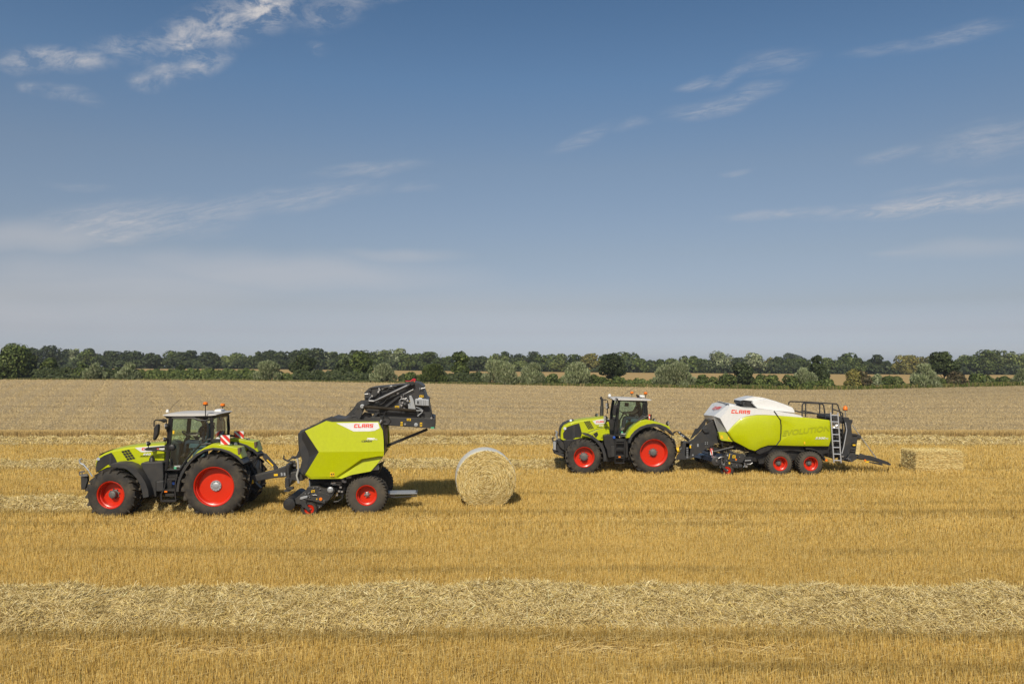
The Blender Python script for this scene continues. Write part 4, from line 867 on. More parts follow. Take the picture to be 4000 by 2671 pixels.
MB().lathe(c(1095, 218, 24.0), [(.05, 0), (.045, .05), (.03, .08), (.005, .09)], 14, 'z').build('aerial_dome', WPL, T)
MB().tube(pts(c, [(1112, 205), (1180, 128), (1255, 58)], 24.4), .005, 4).build('aerial', BLACK, T)
m = MB(); m.tube(pts(c, [(1745, 180), (1820, 205), (1838, 228), (1828, 245), (1790, 240)], 24.6), .012, 6); m.tube(pts(c, [(1700, 262), (1702, 300), (1720, 320)], 23.4), .012, 6); m.tube(pts(c, [(1618, 300), (1622, 370), (1645, 420)], 23.3), .012, 6); m.build('roof_cable', BLACK, T)
slab('blue_blind', c, [(1700, 285), (1755, 280), (1765, 500), (1700, 520), (1690, 400)], 24.6, .15, paint('bluish_trim', (.07, .12, .18), .5), T, bevel=.02)
m = MB(); m.slab(pts(c, [(1600, 545), (1700, 545), (1700, 580), (1600, 585)], 23.15), .06); m.build('board_bracket', BLACK, T)
m = MB(); m.slab(pts(c, [(1790, 495), (1916, 498), (1916, 520), (1790, 522)], 24.9), .05); m.build('board_bracket', BLACK, T)
def warnboard(x0, y0, x1, y1, D, flip, root):
    b = slab('warning_board', c, [(x0, y0), (x1, y0), (x1, y1), (x0, y1)], D, .02, WPL, root); w_, h_ = x1 - x0, y1 - y0; s = MB(); f = lambda a, b_: (x0 + (1 - a if flip else a) * w_, y0 + b_ * h_)
    for q in ([(0, 0), (.28, 0), (1, .72), (1, 1), (1, 1), (0, 0)][:4] and [(0, .14), (.86, 1), (.42, 1), (0, .58)], [(0.14, 0), (.58, 0), (1, .42), (1, .86)]): s.slab(pts(c, [f(*p) for p in q], D - .006), .004)
    s.build('red_stripes', REDW, b, smooth=0); slab('board_edge', c, [(x0 - 3, y0 - 3), (x1 + 3, y0 - 3), (x1 + 3, y1 + 3), (x0 - 3, y1 + 3)], D + .022, .01, BLACK, b)
warnboard(1702, 500, 1813, 615, 23.0, False, T); warnboard(1918, 450, 2029, 557, 24.95, False, T)
worklamp(T, c(2078, 560, 24.9), .065, (1, -.4, 0)); worklamp(T, c(1880, 612, 23.3), .07, (1, -.6, 0))
MB().lathe(c(1678, 558, 23.25), [(.075, .01), (.075, -.01), (.06, -.012)], 20).build('speed_disc', WPL, T)
m = MB()
for z_ in ((1672, 545), (1684, 545), (1672, 570), (1684, 570)): m.tube(pts(c, [z_, (z_[0], z_[1] + 12)], 23.235), .008, 5)
m.build('speed_digits', BLACK, T)
drv = driver('a', c(1515, 590, 24.05), c(1345, 490, 24.05), .98, 'driver in a dark shirt steering inside the cab of the left tractor', (.05, .04, .06))

def yaw(o, pv, ang):
    m_ = Matrix.Rotation(ang, 3, 'Z'); pv = Vector(pv); o.location = pv + m_ @ (o.location - pv); o.rotation_euler.z += ang
YAW = R(4.5); pv = Vector((rc.x, 22.8, 0)); yaw(T, pv, R(3.4)); yaw(drv, pv, R(3.4))
# ================================================================== right tractor
c = CD; N, M_, Fr = 31.6, 32.9, 34.2
BASE = c0 = Vector((c(1200, 1400, M_).x, M_, 0)); T = empty('tractor', c0)
tag(T, 'lime green tractor with tall exhaust and raised loader-style side steps, drawing the large square baler at right'.replace('raised loader-style side steps', 'ladder step'), 'tractor', 'lime green tractors pulling balers')
rc = c(1750, 1109, N); rc.y = N + .36; fc = c(628, 1167, N); fc.y = N + .33; fc.z = .735
rw = make_wheel(T, rc, .925, .72, .54, .24, .12, .10, 1, 22, .055, RUB, HUBG, bolts=10, discin=.0, sweep=.3)
fw = make_wheel(T, fc, .735, .64, .40, .25, .13, .16, 1, 20, .05, RUB, HUBG, bolts=10, discin=.0)
copy_wheel(rw, T, rc + Vector((0, 1.88, 0)), math.pi); copy_wheel(fw, T, fc + Vector((0, 1.9, 0)), math.pi)
m = MB(); m.slab(pts(c, [(290, 900), (700, 870), (950, 900), (1300, 900), (2000, 950), (2060, 1050), (2000, 1200), (1350, 1230), (1000, 1250), (560, 1200), (330, 1150)], 32.3), 1.1)
m.tube([c(1750, 1109, 32.1), c(1750, 1109, 33.8)], .2, 12); m.tube([c(628, 1167, 32.1), c(628, 1167, 33.8)], .14, 12); m.build('chassis', BLACK, T, bevel=.02)
top = [(245, 880), (248, 780), (262, 710), (300, 655), (380, 615), (480, 585), (620, 562), (800, 542), (960, 528), (1020, 540)]
bot = [(1040, 690), (1040, 830), (950, 935), (840, 945), (700, 860), (560, 858), (440, 905), (350, 940), (255, 885)]
P = pts(c, top + bot, 32.45)
MB().loft([scaled(P, 32.40, .98, .93), scaled(P, 32.44, .995, .97), scaled(P, 32.58, 1, 1), scaled(P, 32.9, 1, 1.02), scaled(P, 33.2, 1, 1), scaled(P, 33.36, .995, .97), scaled(P, 33.4, .98, .93)]).build('bonnet', LIME, T, smooth=40, bevel=.015)
slab('side_panel', c, [(700, 795), (830, 728), (1030, 685), (1035, 820), (950, 830), (955, 930), (918, 948), (840, 945), (760, 890)], 32.3, .1, LIME, T, bevel=.02)
slab('side_vent', c, [(768, 800), (835, 765), (853, 810), (826, 855), (808, 856)], 32.29, .02, BLACK, T, bevel=.004); slab('side_vent', c, [(755, 812), (775, 832), (775, 840), (752, 828)], 32.29, .02, BLACK, T)
m = MB(); m.tube(pts(c, [(690, 778), (830, 722), (1030, 684)], 32.3), .01, 5); m.tube(pts(c, [(900, 862), (950, 848)], 32.28), .008, 5); m.build('bonnet_seam', BLACK, T)
slab('grille', c, [(345, 690), (460, 650), (545, 628), (572, 720), (590, 790), (570, 855), (470, 858), (420, 900), (345, 895), (290, 870), (285, 790)], 32.385, .05, DEEP, T, bevel=.01)
slab('grille_pillar', c, [(440, 665), (475, 655), (480, 860), (440, 880)], 32.375, .02, DARK, T)
m = MB(); q = [(232, 850), (234, 740), (252, 690), (300, 635), (380, 600), (460, 583), (522, 594)]; q2 = [(500, 604), (400, 625), (330, 655), (285, 700), (268, 750), (262, 862)]
m.loft([[Vector((p.x, 32.55, p.z)) for p in pts(c, q + q2, 32.45)], [Vector((p.x, 33.25, p.z)) for p in pts(c, q + q2, 32.45)]]); m.build('nose_grille', BLACK, T, bevel=.02)
MB().tube([c(316, 712, 32.42), c(316, 712, 32.36)], .06, 14).build('headlight', LENS, T); MB().tube([c(413, 592, 32.6), c(410, 584, 32.52)], .05, 12).build('headlight', LENS, T)
v = MB()
for i in range(4):
    for j in range(6):
        f = lambda s, t: (618 + s * 95 + t * 72, 600 + t * 128 - s * 14)
        s0, s1, t0, t1 = i / 4 + .04, (i + 1) / 4 - .03, j / 6 + .02, (j + 1) / 6 - .02
        v.slab(pts(c, [f(s0, t0), f(s1, t0), f(s1, t1), f(s0, t1)], 32.385), .02)
v.build('bonnet_vent', BLACK, T, smooth=0)
sp = slab('bonnet_stripe', c, [(762, 592), (850, 570), (1022, 553), (1022, 575), (975, 605), (955, 635), (830, 648), (800, 640)], 32.39, .01, WHITE, T)
word('lettering', 'CLAAS', c, (818, 594, 955, 620), 32.38, REDL, sp, .2, block=True, slope=4)
word('model_number', '870', c, (862, 656, 935, 682), 32.39, WPL, T, .25, .03, slope=2); word('model_name', 'AXION', c, (828, 680, 918, 698), 32.39, BLACK, T, .25, .01, slope=2); word('model_badge', 'CMATIC', c, (806, 656, 856, 665), 32.39, SILVERP, T, .2, .02)
slab('side_tank', c, [(940, 830), (985, 812), (1130, 830), (1132, 1180), (1010, 1185), (985, 1050), (945, 960)], 31.9, .6, BLACK, T, bevel=.03)
slab('tank_step', c, [(1060, 995), (1118, 998), (1118, 1168), (1060, 1172)], 31.87, .1, DARK, T, bevel=.01)
MB().lathe(c(1010, 862, 32.1), [(.09, -.02), (.085, .06), (.06, .10), (.055, .14), (.03, .16)], 16, 'z').build('air_intake', BLACK, T)
MB().lathe(c(1107, 858, 31.85), [(.05, .05), (.055, -.02), (.04, -.035)], 14).build('filler_cap', BLUE, T)
for D0 in (N + .02, Fr - .66):
    out = [(600, 796), (640, 796), (700, 806), (770, 838), (850, 895), (915, 965), (955, 1040), (978, 1130), (978, 1235)]
    inn = [(940, 1240), (938, 1150), (912, 1060), (870, 985), (815, 920), (750, 866), (690, 834), (640, 818)]
    P = [Vector((p.x, D0, p.z)) for p in pts(c, out + inn, N + .02)]
    MB().loft([scaled(P, D0, .99, .985), scaled(P, D0 + .04, 1, 1), scaled(P, D0 + .58, 1, 1), scaled(P, D0 + .62, .99, .985)]).build('front_fender', DARK, T, smooth=40)
# ladder step
s = MB(); n0 = 31.75
for x_ in (1135, 1278): s.beam(c(x_, 880, n0), c(x_ - 10, 1180, n0), .1, .04); s.beam(c(x_ - 12, 1180, n0), c(x_ - 16, 1275, n0), .05, .03)
for y_ in (910, 945, 1040, 1062, 1155, 1180, 1262): s.slab(pts(c, [(1130, y_), (1280, y_), (1278, y_ + 14), (1128, y_ + 14)], n0 - .04), .2)
s.slab(pts(c, [(1135, 880), (1280, 880), (1270, 1150), (1130, 1150)], n0 + .15), .3); s.build('steps', BLACK, T, bevel=.006)
slab('fender_base', c, [(1285, 870), (1330, 870), (1335, 1180), (1290, 1185)], 31.85, .6, BLACK, T, bevel=.02)
slab('side_marker', c, [(1178, 1160), (1212, 1160), (1212, 1182), (1178, 1182)], n0 - .06, .03, ORG, T)
cab(T, c, 31.95, 33.75, dict(fr=.036,
    frame=[[(1198, 262), (1560, 268), (1580, 330), (1582, 470), (1560, 520), (1480, 590), (1440, 650), (1370, 730), (1300, 838), (1150, 828), (1162, 620), (1178, 420), (1198, 262)],
           [(1190, 258), (1150, 520), (1135, 830)], [(1180, 258), (1140, 520), (1122, 830)], [(1600, 270), (1618, 400), (1612, 520)], [(1615, 275), (1635, 400), (1640, 500)], [(1560, 520), (1640, 510)], [(1480, 592), (1560, 560), (1640, 520)]],
    cross=[(1186, 262), (1130, 828), (1612, 275), (1625, 510)],
    door=[(1198, 262), (1560, 268), (1580, 330), (1582, 470), (1560, 520), (1480, 590), (1440, 650), (1370, 730), (1300, 838), (1150, 828), (1162, 620), (1178, 420)],
    side=[],
    ws=[(1186, 262), (1130, 826)], rw=[(1640, 275), (1645, 510)],
    roof=[(1080, 238), (1115, 226), (1200, 222), (1400, 230), (1600, 238), (1690, 244), (1712, 250), (1690, 264), (1620, 269), (1560, 265), (1380, 257), (1200, 246), (1110, 245)],
    liner=[(1095, 244), (1200, 244), (1560, 264), (1640, 270), (1640, 300), (1600, 300), (1180, 270), (1120, 262)],
    floor=[(1152, 806), (1310, 812), (1420, 790), (1420, 835), (1150, 828)], seat=(1475, 560, 32.85), wheel=(1262, 470)))
m = MB(); m.slab(pts(c, [(1320, 660), (1430, 620), (1440, 650), (1370, 730), (1305, 828), (1160, 820), (1165, 790), (1270, 780)], 33.4), .06); m.build('fender_liner', MATS['grey_teal_trim'], T)
m = MB(); m.slab(pts(c, [(1280, 298), (1346, 302), (1340, 362), (1278, 358)], 33.3), .04); m.tube(pts(c, [(1285, 360), (1280, 450)], 33.3), .008, 5); m.build('monitor', BLACK, T)
word('door_lettering', 'CMATIC', c, (1218, 790, 1292, 808), 31.94, WPL, T, .2, .02); slab('door_sticker', c, [(1222, 760), (1250, 760), (1250, 786), (1222, 786)], 31.94, .003, GREENL, T)
MB().tube(pts(c, [(1182, 715), (1182, 800)], 31.9), .035, 8).build('door_handle', BLACK, T)
for D0 in (N + .06, Fr - .7):
    out = [(1298, 868), (1330, 780), (1385, 705), (1460, 640), (1540, 590), (1620, 572), (1700, 582), (1790, 606), (1900, 640), (2006, 682), (2012, 725)]
    inn = [(1960, 700), (1860, 655), (1740, 640), (1640, 650), (1540, 690), (1460, 745), (1400, 810), (1350, 862)]
    P = [Vector((p.x, D0, p.z)) for p in pts(c, out + inn, N + .06)]
    MB().loft([scaled(P, D0, .99, .97), scaled(P, D0 + .06, 1, 1), scaled(P, D0 + .58, 1, 1), scaled(P, D0 + .62, .99, .97)]).build('rear_fender', LIME, T, smooth=40, bevel=.01)
    out = [(1335, 950), (1345, 890), (1380, 820), (1440, 750), (1530, 685), (1640, 645), (1750, 632), (1850, 645), (1950, 688), (2030, 755), (2085, 832)]
    inn = [(2060, 828), (1990, 770), (1900, 720), (1800, 690), (1700, 685), (1600, 705), (1520, 745), (1450, 805), (1395, 870), (1370, 950)]
    P = [Vector((p.x, D0, p.z)) for p in pts(c, out + inn, N)]
    MB().loft([[Vector((p.x, D0 - .06, p.z)) for p in P], [Vector((p.x, D0 + .56, p.z)) for p in P]]).build('fender_lip', DARK, T, bevel=.012, smooth=40)
m = MB(); m.slab(pts(c, [(2010, 900), (2080, 880), (2110, 1000), (2105, 1100), (2020, 1120)], 32.5), .8); m.tube(pts(c, [(1980, 1020), (2150, 1090)], 32.6), .05, 8); m.build('rear_linkage', BLACK, T, bevel=.02)
slab('firewall', c, [(1030, 600), (1100, 590), (1140, 600), (1135, 830), (1040, 830)], 32.5, .85, BLACK, T)
# exhaust, mirror, lamps
MB().tube(pts(c, [(908, 545), (910, 350)], 33.3), .078, 16).build('exhaust_stack', paint('dark_steel', (.09, .088, .085), .4, metal=.6, dust=.2), T)
MB().tube(pts(c, [(912, 355), (914, 290), (912, 250), (898, 222), (884, 212)], 33.3), [.062, .058, .056, .055, .054], 16).build('exhaust_tip', DARK, T)
m = MB(); m.tube(pts(c, [(985, 255), (935, 252)], 32.0), .025, 6); m.tube(pts(c, [(1000, 260), (1010, 330), (995, 400), (1000, 470)], 32.0), .022, 6); m.tube(pts(c, [(1160, 250), (1140, 300), (1128, 330)], 31.7), .022, 6); m.slab(pts(c, [(980, 570), (1130, 565), (1130, 590), (1080, 632), (1000, 600)], 31.9), .05); m.build('mirror_arm', BLACK, T)
slab('wing_mirror', c, [(1105, 330), (1165, 330), (1168, 360), (1150, 400), (1140, 490), (1118, 510), (1088, 500), (1090, 440), (1100, 370)], 31.6, .16, BLACK, T, bevel=.03)
for q in ((1145, 250, 31.85), (998, 330, 32.0), (1003, 370, 32.0)): worklamp(T, c(*q), .07, (-1, -.5, 0))
worklamp(T, c(826, 500, 33.2), .08, (1, -.5, 0)); worklamp(T, c(970, 540, 32.0), .085, (-1, -.6, 0)); worklamp(T, c(972, 590, 32.0), .085, (-1, -.6, 0))
worklamp(T, c(1748, 588, 32.2), .09, (1, -.6, 0)); worklamp(T, c(1967, 628, 32.2), .09, (1, -.6, 0))
beacon(T, c(1394, 205, 33.4), .072, .12); beacon(T, c(1614, 225, 32.1), .074, .14)
m = MB(); P = pts(c, [(1515, 208), (1520, 182), (1540, 176), (1592, 180), (1600, 210)], 32.7); m.loft([scaled(P, 32.6, .9, .85), scaled(P, 32.66, 1, 1), scaled(P, 33.0, 1, 1)]); m.build('satellite_receiver', WPL, T, bevel=.02)
MB().lathe(c(1034, 196, 32.9), [(.065, 0), (.06, .06), (.04, .09), (.005, .10)], 14, 'z').build('aerial_dome', WPL, T)
MB().tube(pts(c, [(1210, 212), (1320, 130), (1435, 55)], 33.3), .006, 4).build('aerial', BLACK, T)
slab('rear_view_box', c, [(1612, 280), (1648, 290), (1648, 355), (1618, 350)], 32.0, .3, BLACK, T, bevel=.02)
b = MB(); b.loft([pts(c, [(1662, 482), (1690, 486), (1688, 590), (1664, 582)], 31.9), pts(c, [(1690, 486), (1716, 490), (1712, 600), (1688, 590)], 32.3)]); b.build('warning_board', BLACK, T)
slab('red_stripe', c, [(1664, 484), (1688, 488), (1684, 588), (1665, 582)], 31.88, .01, REDW, T); slab('white_stripe', c, [(1668, 505), (1686, 530), (1684, 560), (1668, 535)], 31.87, .008, WPL, T)
m = MB(); m.slab(pts(c, [(1590, 520), (1660, 515), (1660, 560), (1590, 555)], 32.0), .1); m.build('board_bracket', BLACK, T, bevel=.01)
# front linkage
m = MB(); 
for D in (32.3, 33.3): m.slab(pts(c, [(125, 925), (165, 915), (178, 940), (180, 1050), (150, 1115), (128, 1100)], D), .12); m.tube(pts(c, [(150, 855), (120, 865), (118, 905), (150, 920), (195, 890)], D), .035, 8)
m.slab(pts(c, [(130, 1080), (300, 1130), (300, 1175), (140, 1115)], 32.3), 1.1); m.slab(pts(c, [(180, 930), (240, 890), (300, 900), (360, 930), (340, 1000), (300, 1100), (230, 1110), (180, 1050)], 32.5), .7); m.tube(pts(c, [(200, 905), (240, 1000), (300, 1050)], 32.4), .04, 8)
m.build('front_linkage', DARK, T, bevel=.015)
m = MB(); m.tube(pts(c, [(160, 752), (190, 770), (180, 820), (170, 835)], 32.8), .04, 8); m.tube(pts(c, [(172, 800), (190, 850), (195, 880)], 32.8), .035, 8); m.slab(pts(c, [(126, 925), (160, 918), (172, 940), (168, 1060), (130, 1050)], 32.26), .03); m.build('top_link', GALV, T)
slab('side_marker', c, [(358, 945), (372, 945), (370, 968), (356, 968)], 32.4, .03, ORG, T)
driver('b', c(1478, 556, 32.85), c(1262, 470, 32.85), 1.12, 'driver in a dark blue shirt with bare forearms, inside the right tractor', (.02, .025, .05))
# ================================================================== round baler
c = CB; N, Fr = 22.95, 25.25; B_ = N
BASE = c0 = Vector((c(1200, 1400, 24.1).x, 24.1, 0)); T = empty('round_baler', c0)
tag(T, 'lime green round baler with its black tailgate raised, hitched behind the left tractor', 'baler')
def bul(zx, zy): return -.10 * max(0., (zy - 505) / 315) if zy < 820 else -.10 * max(0., 1 - (zy - 820) / 275)
def Bp(zx, zy, extra=0): return c(zx, zy, N + bul(zx, zy) + extra)
up = [(660, 598), (880, 494), (940, 507), (1425, 505), (1440, 540), (1470, 600), (1478, 700), (1480, 820), (1432, 820), (802, 820)]
lo = [(802, 820), (1432, 820), (1430, 868), (1245, 898), (980, 1084), (725, 1086), (668, 1048)]
def panel(flip):
    mb = MB(); g = lambda p: p if not flip else Vector((p.x, (N + Fr) - p.y, p.z))
    mb.poly([g(Bp(*p)) for p in up]); mb.poly([g(Bp(*p)) for p in lo])
    a = [(1430, 868), (1245, 898), (980, 1084)]; b = [(1425, 878), (1255, 915), (1010, 1090)]; mb.poly([g(Bp(1432, 820)), g(Bp(1480, 820)), g(Bp(1478, 870)), g(Bp(1430, 868))])
    for i in range(2): mb.poly([g(Bp(*a[i])), g(Bp(*a[i + 1])), g(c(*b[i + 1], N + .06)), g(c(*b[i], N + .06))])
    mb.poly([g(Bp(1430, 868)), g(Bp(1478, 870)), g(c(1425, 878, N + .06))])
    mb.poly([g(c(*q)) for q in [(1425, 878, N + .06), (1478, 872, N + .05), (1402, 965, N + .02), (1345, 1028, N + .02), (1150, 1062, N), (1085, 1085, N), (1255, 915, N + .06)]])
    mb.poly([g(c(*q)) for q in [(1255, 915, N + .06), (1085, 1085, N), (1040, 1102, N), (1010, 1090, N + .06)]])
    mb.poly([g(c(*q)) for q in [(725, 1086, N + .01), (980, 1084, N + .01), (1010, 1090, N + .06), (1040, 1102, N), (720, 1102, N + .03)]])
    mb.poly([g(c(*q)) for q in [(668, 1048, N), (725, 1086, N), (720, 1102, N + .03), (662, 1058, N + .03)]])
    rim_ = [(660, 598), (880, 494), (940, 507), (1425, 505), (1440, 540), (1470, 600), (1478, 700), (1480, 820), (1478, 870), (1402, 965), (1345, 1028), (1150, 1062), (1040, 1102), (720, 1102)]
    for i in range(len(rim_) - 1):
        p, q = rim_[i], rim_[i + 1]; y_ = lambda z: bul(*z) if z[1] < 870 else .02
        mb.poly([g(c(*p, N + y_(p))), g(c(*q, N + y_(q))), g(dy(c(*q, N), .16)), g(dy(c(*p, N), .16))])
    bm = mb.build('side_panel', LIME, T, smooth=18); return bm
sp1 = panel(False); panel(True)
# dark front corners wrapping to the front of the machine
for fl in (False, True):
    g = lambda p: p if not fl else Vector((p.x, (N + Fr) - p.y, p.z))
    A_ = [(655, 600, N - .01), (802, 818, N - .09), (806, 824, N - .09), (664, 1048, N + .0), (700, 1100, N + .04)]
    Q_ = [(598, 632, N + .30), (606, 800, N + .30), (640, 900, N + .28), (612, 1025, N + .28), (690, 1100, N + .2)]
    m = MB(); a = [g(c(*p)) for p in A_]; q = [g(c(*p)) for p in Q_]; a2 = [g(c(p[0], p[1], p[2])) + Vector((.0, .04 if not fl else -.04, 0)) for p in A_]
    for i in range(4): m.poly([a[i], a[i + 1], q[i + 1], q[i]])
    m.poly([g(c(655, 600, N - .01)), g(c(598, 632, N + .3)), g(c(630, 590, N + .35)), g(c(880, 492, N + .2))])
    m.build('front_corner_panel', DARK, T, smooth=0)
# dark core of the machine
core = [(604, 640), (650, 590), (860, 490), (950, 455), (1010, 470), (1130, 472), (1430, 505), (1450, 560), (1490, 600), (1495, 800), (1460, 900), (1400, 980), (1345, 1030), (1050, 1095), (720, 1098), (625, 1040), (640, 900), (610, 800)]
slab('bale_chamber', c, core, N + .12, 1.25, DARK, T)
m = MB(); m.slab(pts(c, [(615, 640), (860, 492), (850, 484), (600, 632)], N + .2), 1.9); m.build('front_hood', BLACK, T, bevel=.02)
# stripe, lettering and numbers
m = MB(); l = [(985, 517), (1420, 513), (1437, 573), (1385, 600), (1330, 606), (1165, 607), (1085, 566)]
m.loft([[Bp(*p, -.006) for p in l], [Bp(*p, .01) for p in l]]); sp = m.build('panel_stripe', WHITE, T, smooth=0)
word('lettering', 'CLAAS', c, (1168, 528, 1372, 567), N, REDL, sp, .2, block=True, dfn=lambda x, y: N + bul(x, y) - .014)
word('model_number', '780', c, (1298, 674, 1386, 698), N, WPL, sp1, .25, .06, dfn=lambda x, y: N + bul(x, y) - .006); word('model_number', 'RC', c, (1387, 684, 1414, 698), N, WPL, sp1, .25, .02, dfn=lambda x, y: N + bul(x, y) - .006)
word('model_name', 'CEREX', c, (1247, 700, 1364, 720), N, BLACK, sp1, .25, .035, dfn=lambda x, y: N + bul(x, y) - .006)
sticker('warning_label', c, [(921, 1034), (966, 1034), (966, 1080), (921, 1080)], N - .03, YEL, T)
# wheels
wc = c(1304, 1311, 23.1); wc.y = 23.1 + .29; wc.z = .60
bw = make_wheel(T, wc, .60, .58, .29, .24, .055, .05, 1, 36, .022, RUBB, STEEL, bolts=6, discin=.0, sweep=.12, lugw=.7)
copy_wheel(bw, T, wc + Vector((0, 2.15, 0)), math.pi)
m = MB(); m.tube([c(1304, 1300, 23.4), c(1304, 1300, 25.4)], .07, 10); m.slab(pts(c, [(1000, 1095), (1340, 1030), (1480, 960), (1440, 1060), (1350, 1150), (1330, 1330), (1260, 1330), (1180, 1180), (1000, 1160)], 23.6), 1.2); m.build('axle_frame', DARK, T, bevel=.02)
slab('mudguard_bracket', c, [(1385, 975), (1425, 968), (1435, 1015), (1352, 1020)], 23.2, .3, GALV, T, bevel=.01)
# hydraulics below the panel
m = MB(); h = CP
for l_, r in (([(1110, 235), (1130, 330), (1180, 390), (1300, 400)], .014), ([(1060, 290), (1050, 350), (1100, 360)], .014), ([(1270, 390), (1300, 560), (1330, 700)], .012), ([(1320, 390), (1335, 520), (1345, 700), (1300, 780)], .012), ([(1400, 370), (1380, 560), (1350, 720), (1240, 800), (1130, 810)], .022), ([(1200, 470), (1230, 640), (1180, 740)], .012), ([(1330, 360), (1370, 340)], .02)): m.tube(pts(h, l_, 23.3), r, 6)
m.build('hydraulic_hose', BLACK, T)
m = MB()
for l_ in ([(1050, 370), (1090, 350), (1180, 372), (1320, 360)], [(1100, 400), (1200, 385), (1290, 402)], [(1160, 330), (1300, 325)]): m.tube(pts(h, l_, 23.25), .013, 6)
for a, b in ((1095, 350), (1150, 345), (1210, 640), (1300, 450), (1330, 560), (1260, 545)): m.box(h(a, b, 23.25), (.06, .05, .05))
m.build('pipework', STEEL, T)
m = MB(); m.slab(pts(h, [(1325, 255), (1375, 250), (1382, 290), (1440, 290), (1440, 345), (1330, 350)], 23.3), .15); m.slab(pts(h, [(1430, 200), (1560, 180), (1560, 230), (1440, 240)], 23.3), .12); m.build('control_box', GALV, T, bevel=.006)
m = MB(); P = pts(h, [(1225, 590), (1105, 740)], 23.25); m.tube([P[0].lerp(P[1], i / 40) for i in range(41)], [.034 if i % 2 else .022 for i in range(41)], 8); m.build('tension_spring', paint('rusty_spring', (.22, .14, .05), .6), T)
m = MB(); m.slab(pts(h, [(540, 240), (560, 240), (1040, 300), (1400, 340), (1500, 460), (1380, 700), (1180, 620), (1140, 540), (1000, 430), (700, 420), (560, 420)], 23.6), 1.1); m.tube(pts(h, [(560, 260), (560, 400)], 23.2), .04, 6); m.tube(pts(h, [(620, 300), (800, 320), (1030, 360)], 23.3), .03, 6); m.build('rotor_housing', BLACK, T, bevel=.01)
m = MB(); P = pts(h, [(530, 270), (530, 360), (545, 460)], 23.15); m.tube([P[0].lerp(P[2], i / 12) for i in range(13)], [.008, .02] * 6 + [.008], 6); m.build('chain', GALV, T)
# pickup unit
pk = slab('pickup', h, [(180, 730), (260, 660), (420, 560), (480, 440), (560, 430), (740, 420), (830, 470), (920, 500), (1000, 450), (1090, 470), (1150, 540), (1090, 660), (1040, 740), (960, 820), (870, 890), (720, 1015), (620, 850), (500, 830), (330, 870), (200, 850)], 23.1, 2.0, DARK, T, bevel=.012)
slab('pickup_side_cover', h, [(730, 575), (800, 560), (1020, 650), (1045, 700), (1010, 760), (940, 800), (700, 760)], 23.06, .05, DARK, pk, bevel=.01)
m = MB(); m.slab(pts(h, [(300, 690), (420, 655), (480, 660), (470, 700), (330, 740), (290, 735)], 23.03), .05); m.build('pickup_crank', GALV, pk, bevel=.005)
m = MB(); m.beam(h(560, 740, 23.02), h(905, 825, 23.02), .08, .045); m.beam(h(420, 720, 23.0), h(640, 760, 23.0), .06, .03); m.build('pickup_link', DARK, pk)
m = MB(); m.lathe(h(1034, 512, 23.06), [(.085, .03), (.085, -.01), (.06, -.015), (.045, -.03), (.004, -.03)], 20); m.build('bearing_cap', GALV, pk)
sticker('warning_label', h, [(568, 520), (655, 506), (660, 560), (575, 576)], 23.08, YEL, pk); MB().lathe(h(800, 735, 23.05), [(.045, .01), (.045, -.012), (.004, -.014)], 18).build('side_reflector', ORG, pk)
slab('warning_label', h, [(700, 716), (714, 716), (716, 762), (686, 760)], 23.05, .01, YEL, pk)
m = MB()
for a, b in ((790, 490), (430, 600), (510, 590), (520, 650), (630, 460), (720, 450), (660, 640), (600, 630), (535, 690), (885, 775), (775, 935), (630, 775)): m.lathe(h(a, b, 23.085), [(.02, .02), (.02, -.02), (.01, -.03)], 7)
m.tube(pts(h, [(610, 640), (660, 630), (710, 645)], 23.05), .01, 5); m.tube(pts(h, [(490, 590), (540, 560), (500, 600)], 23.05), .01, 5); m.build('pickup_bolts', STEEL, pk)
m = MB(); m.lathe(h(260, 720, 24.1), [(.02, -1.0), (.17, -.98), (.17, .98), (.02, 1.0)], 20)
for i in range(22):
    for k in range(5): a = k * 1.2566 + i * .2; p = h(260, 740, 23.15 + i * .088); m.tube([p, p + Vector((math.cos(a) * .28, 0, math.sin(a) * .28))], .006, 4)
m.build('tine_reel', BLACK, pk)
wc = h(510, 1012, 22.98); wc.z = .235
gw = make_wheel(T, wc + Vector((0, .10, 0)), .235, .16, .125, .06, .03, .02, 1, 30, .004, RUB, STEEL, bolts=4, discin=.0)
m = MB(); m.slab(pts(h, [(315, 760), (340, 735), (420, 760), (440, 840), (480, 920), (525, 1000), (520, 1035), (480, 1035), (400, 950), (340, 930), (318, 850)], 22.93), .04); m.build('gauge_wheel_arm', DARK, T, bevel=.006)
# drawbar, jack, hoses
h = CH_
slab('drawbar', h, [(380, 1190), (490, 1130), (1170, 985), (1200, 960), (1360, 900), (1480, 860), (1500, 1150), (1430, 1175), (1180, 1185), (640, 1290), (500, 1300), (400, 1270)], 23.85, .5, DARK, T, bevel=.02)
MB().slab(pts(h, [(1143, 1076), (1252, 1068), (1255, 1130), (1148, 1138)], 23.845), .005).build('warning_label', YEL, T)
for x_ in (1335, 1415): slab('type_plate', h, [(x_, 1040), (x_ + 45, 1038), (x_ + 55, 1125), (x_ + 8, 1130)], 23.845, .005, GALV, T)
slab('front_frame', h, [(1430, 1200), (1480, 1150), (1460, 860), (1460, 800), (1570, 800), (1580, 1040), (1800, 1010), (1900, 1100), (1950, 1270), (1800, 1290), (1640, 1260), (1560, 1440), (1430, 1480)], 23.6, .9, DARK, T, bevel=.02)
m = MB(); m.tube(pts(h, [(1590, 880), (1680, 860), (1790, 862)], 24.1), .075, 12); m.build('driveshaft', BLACK, T)
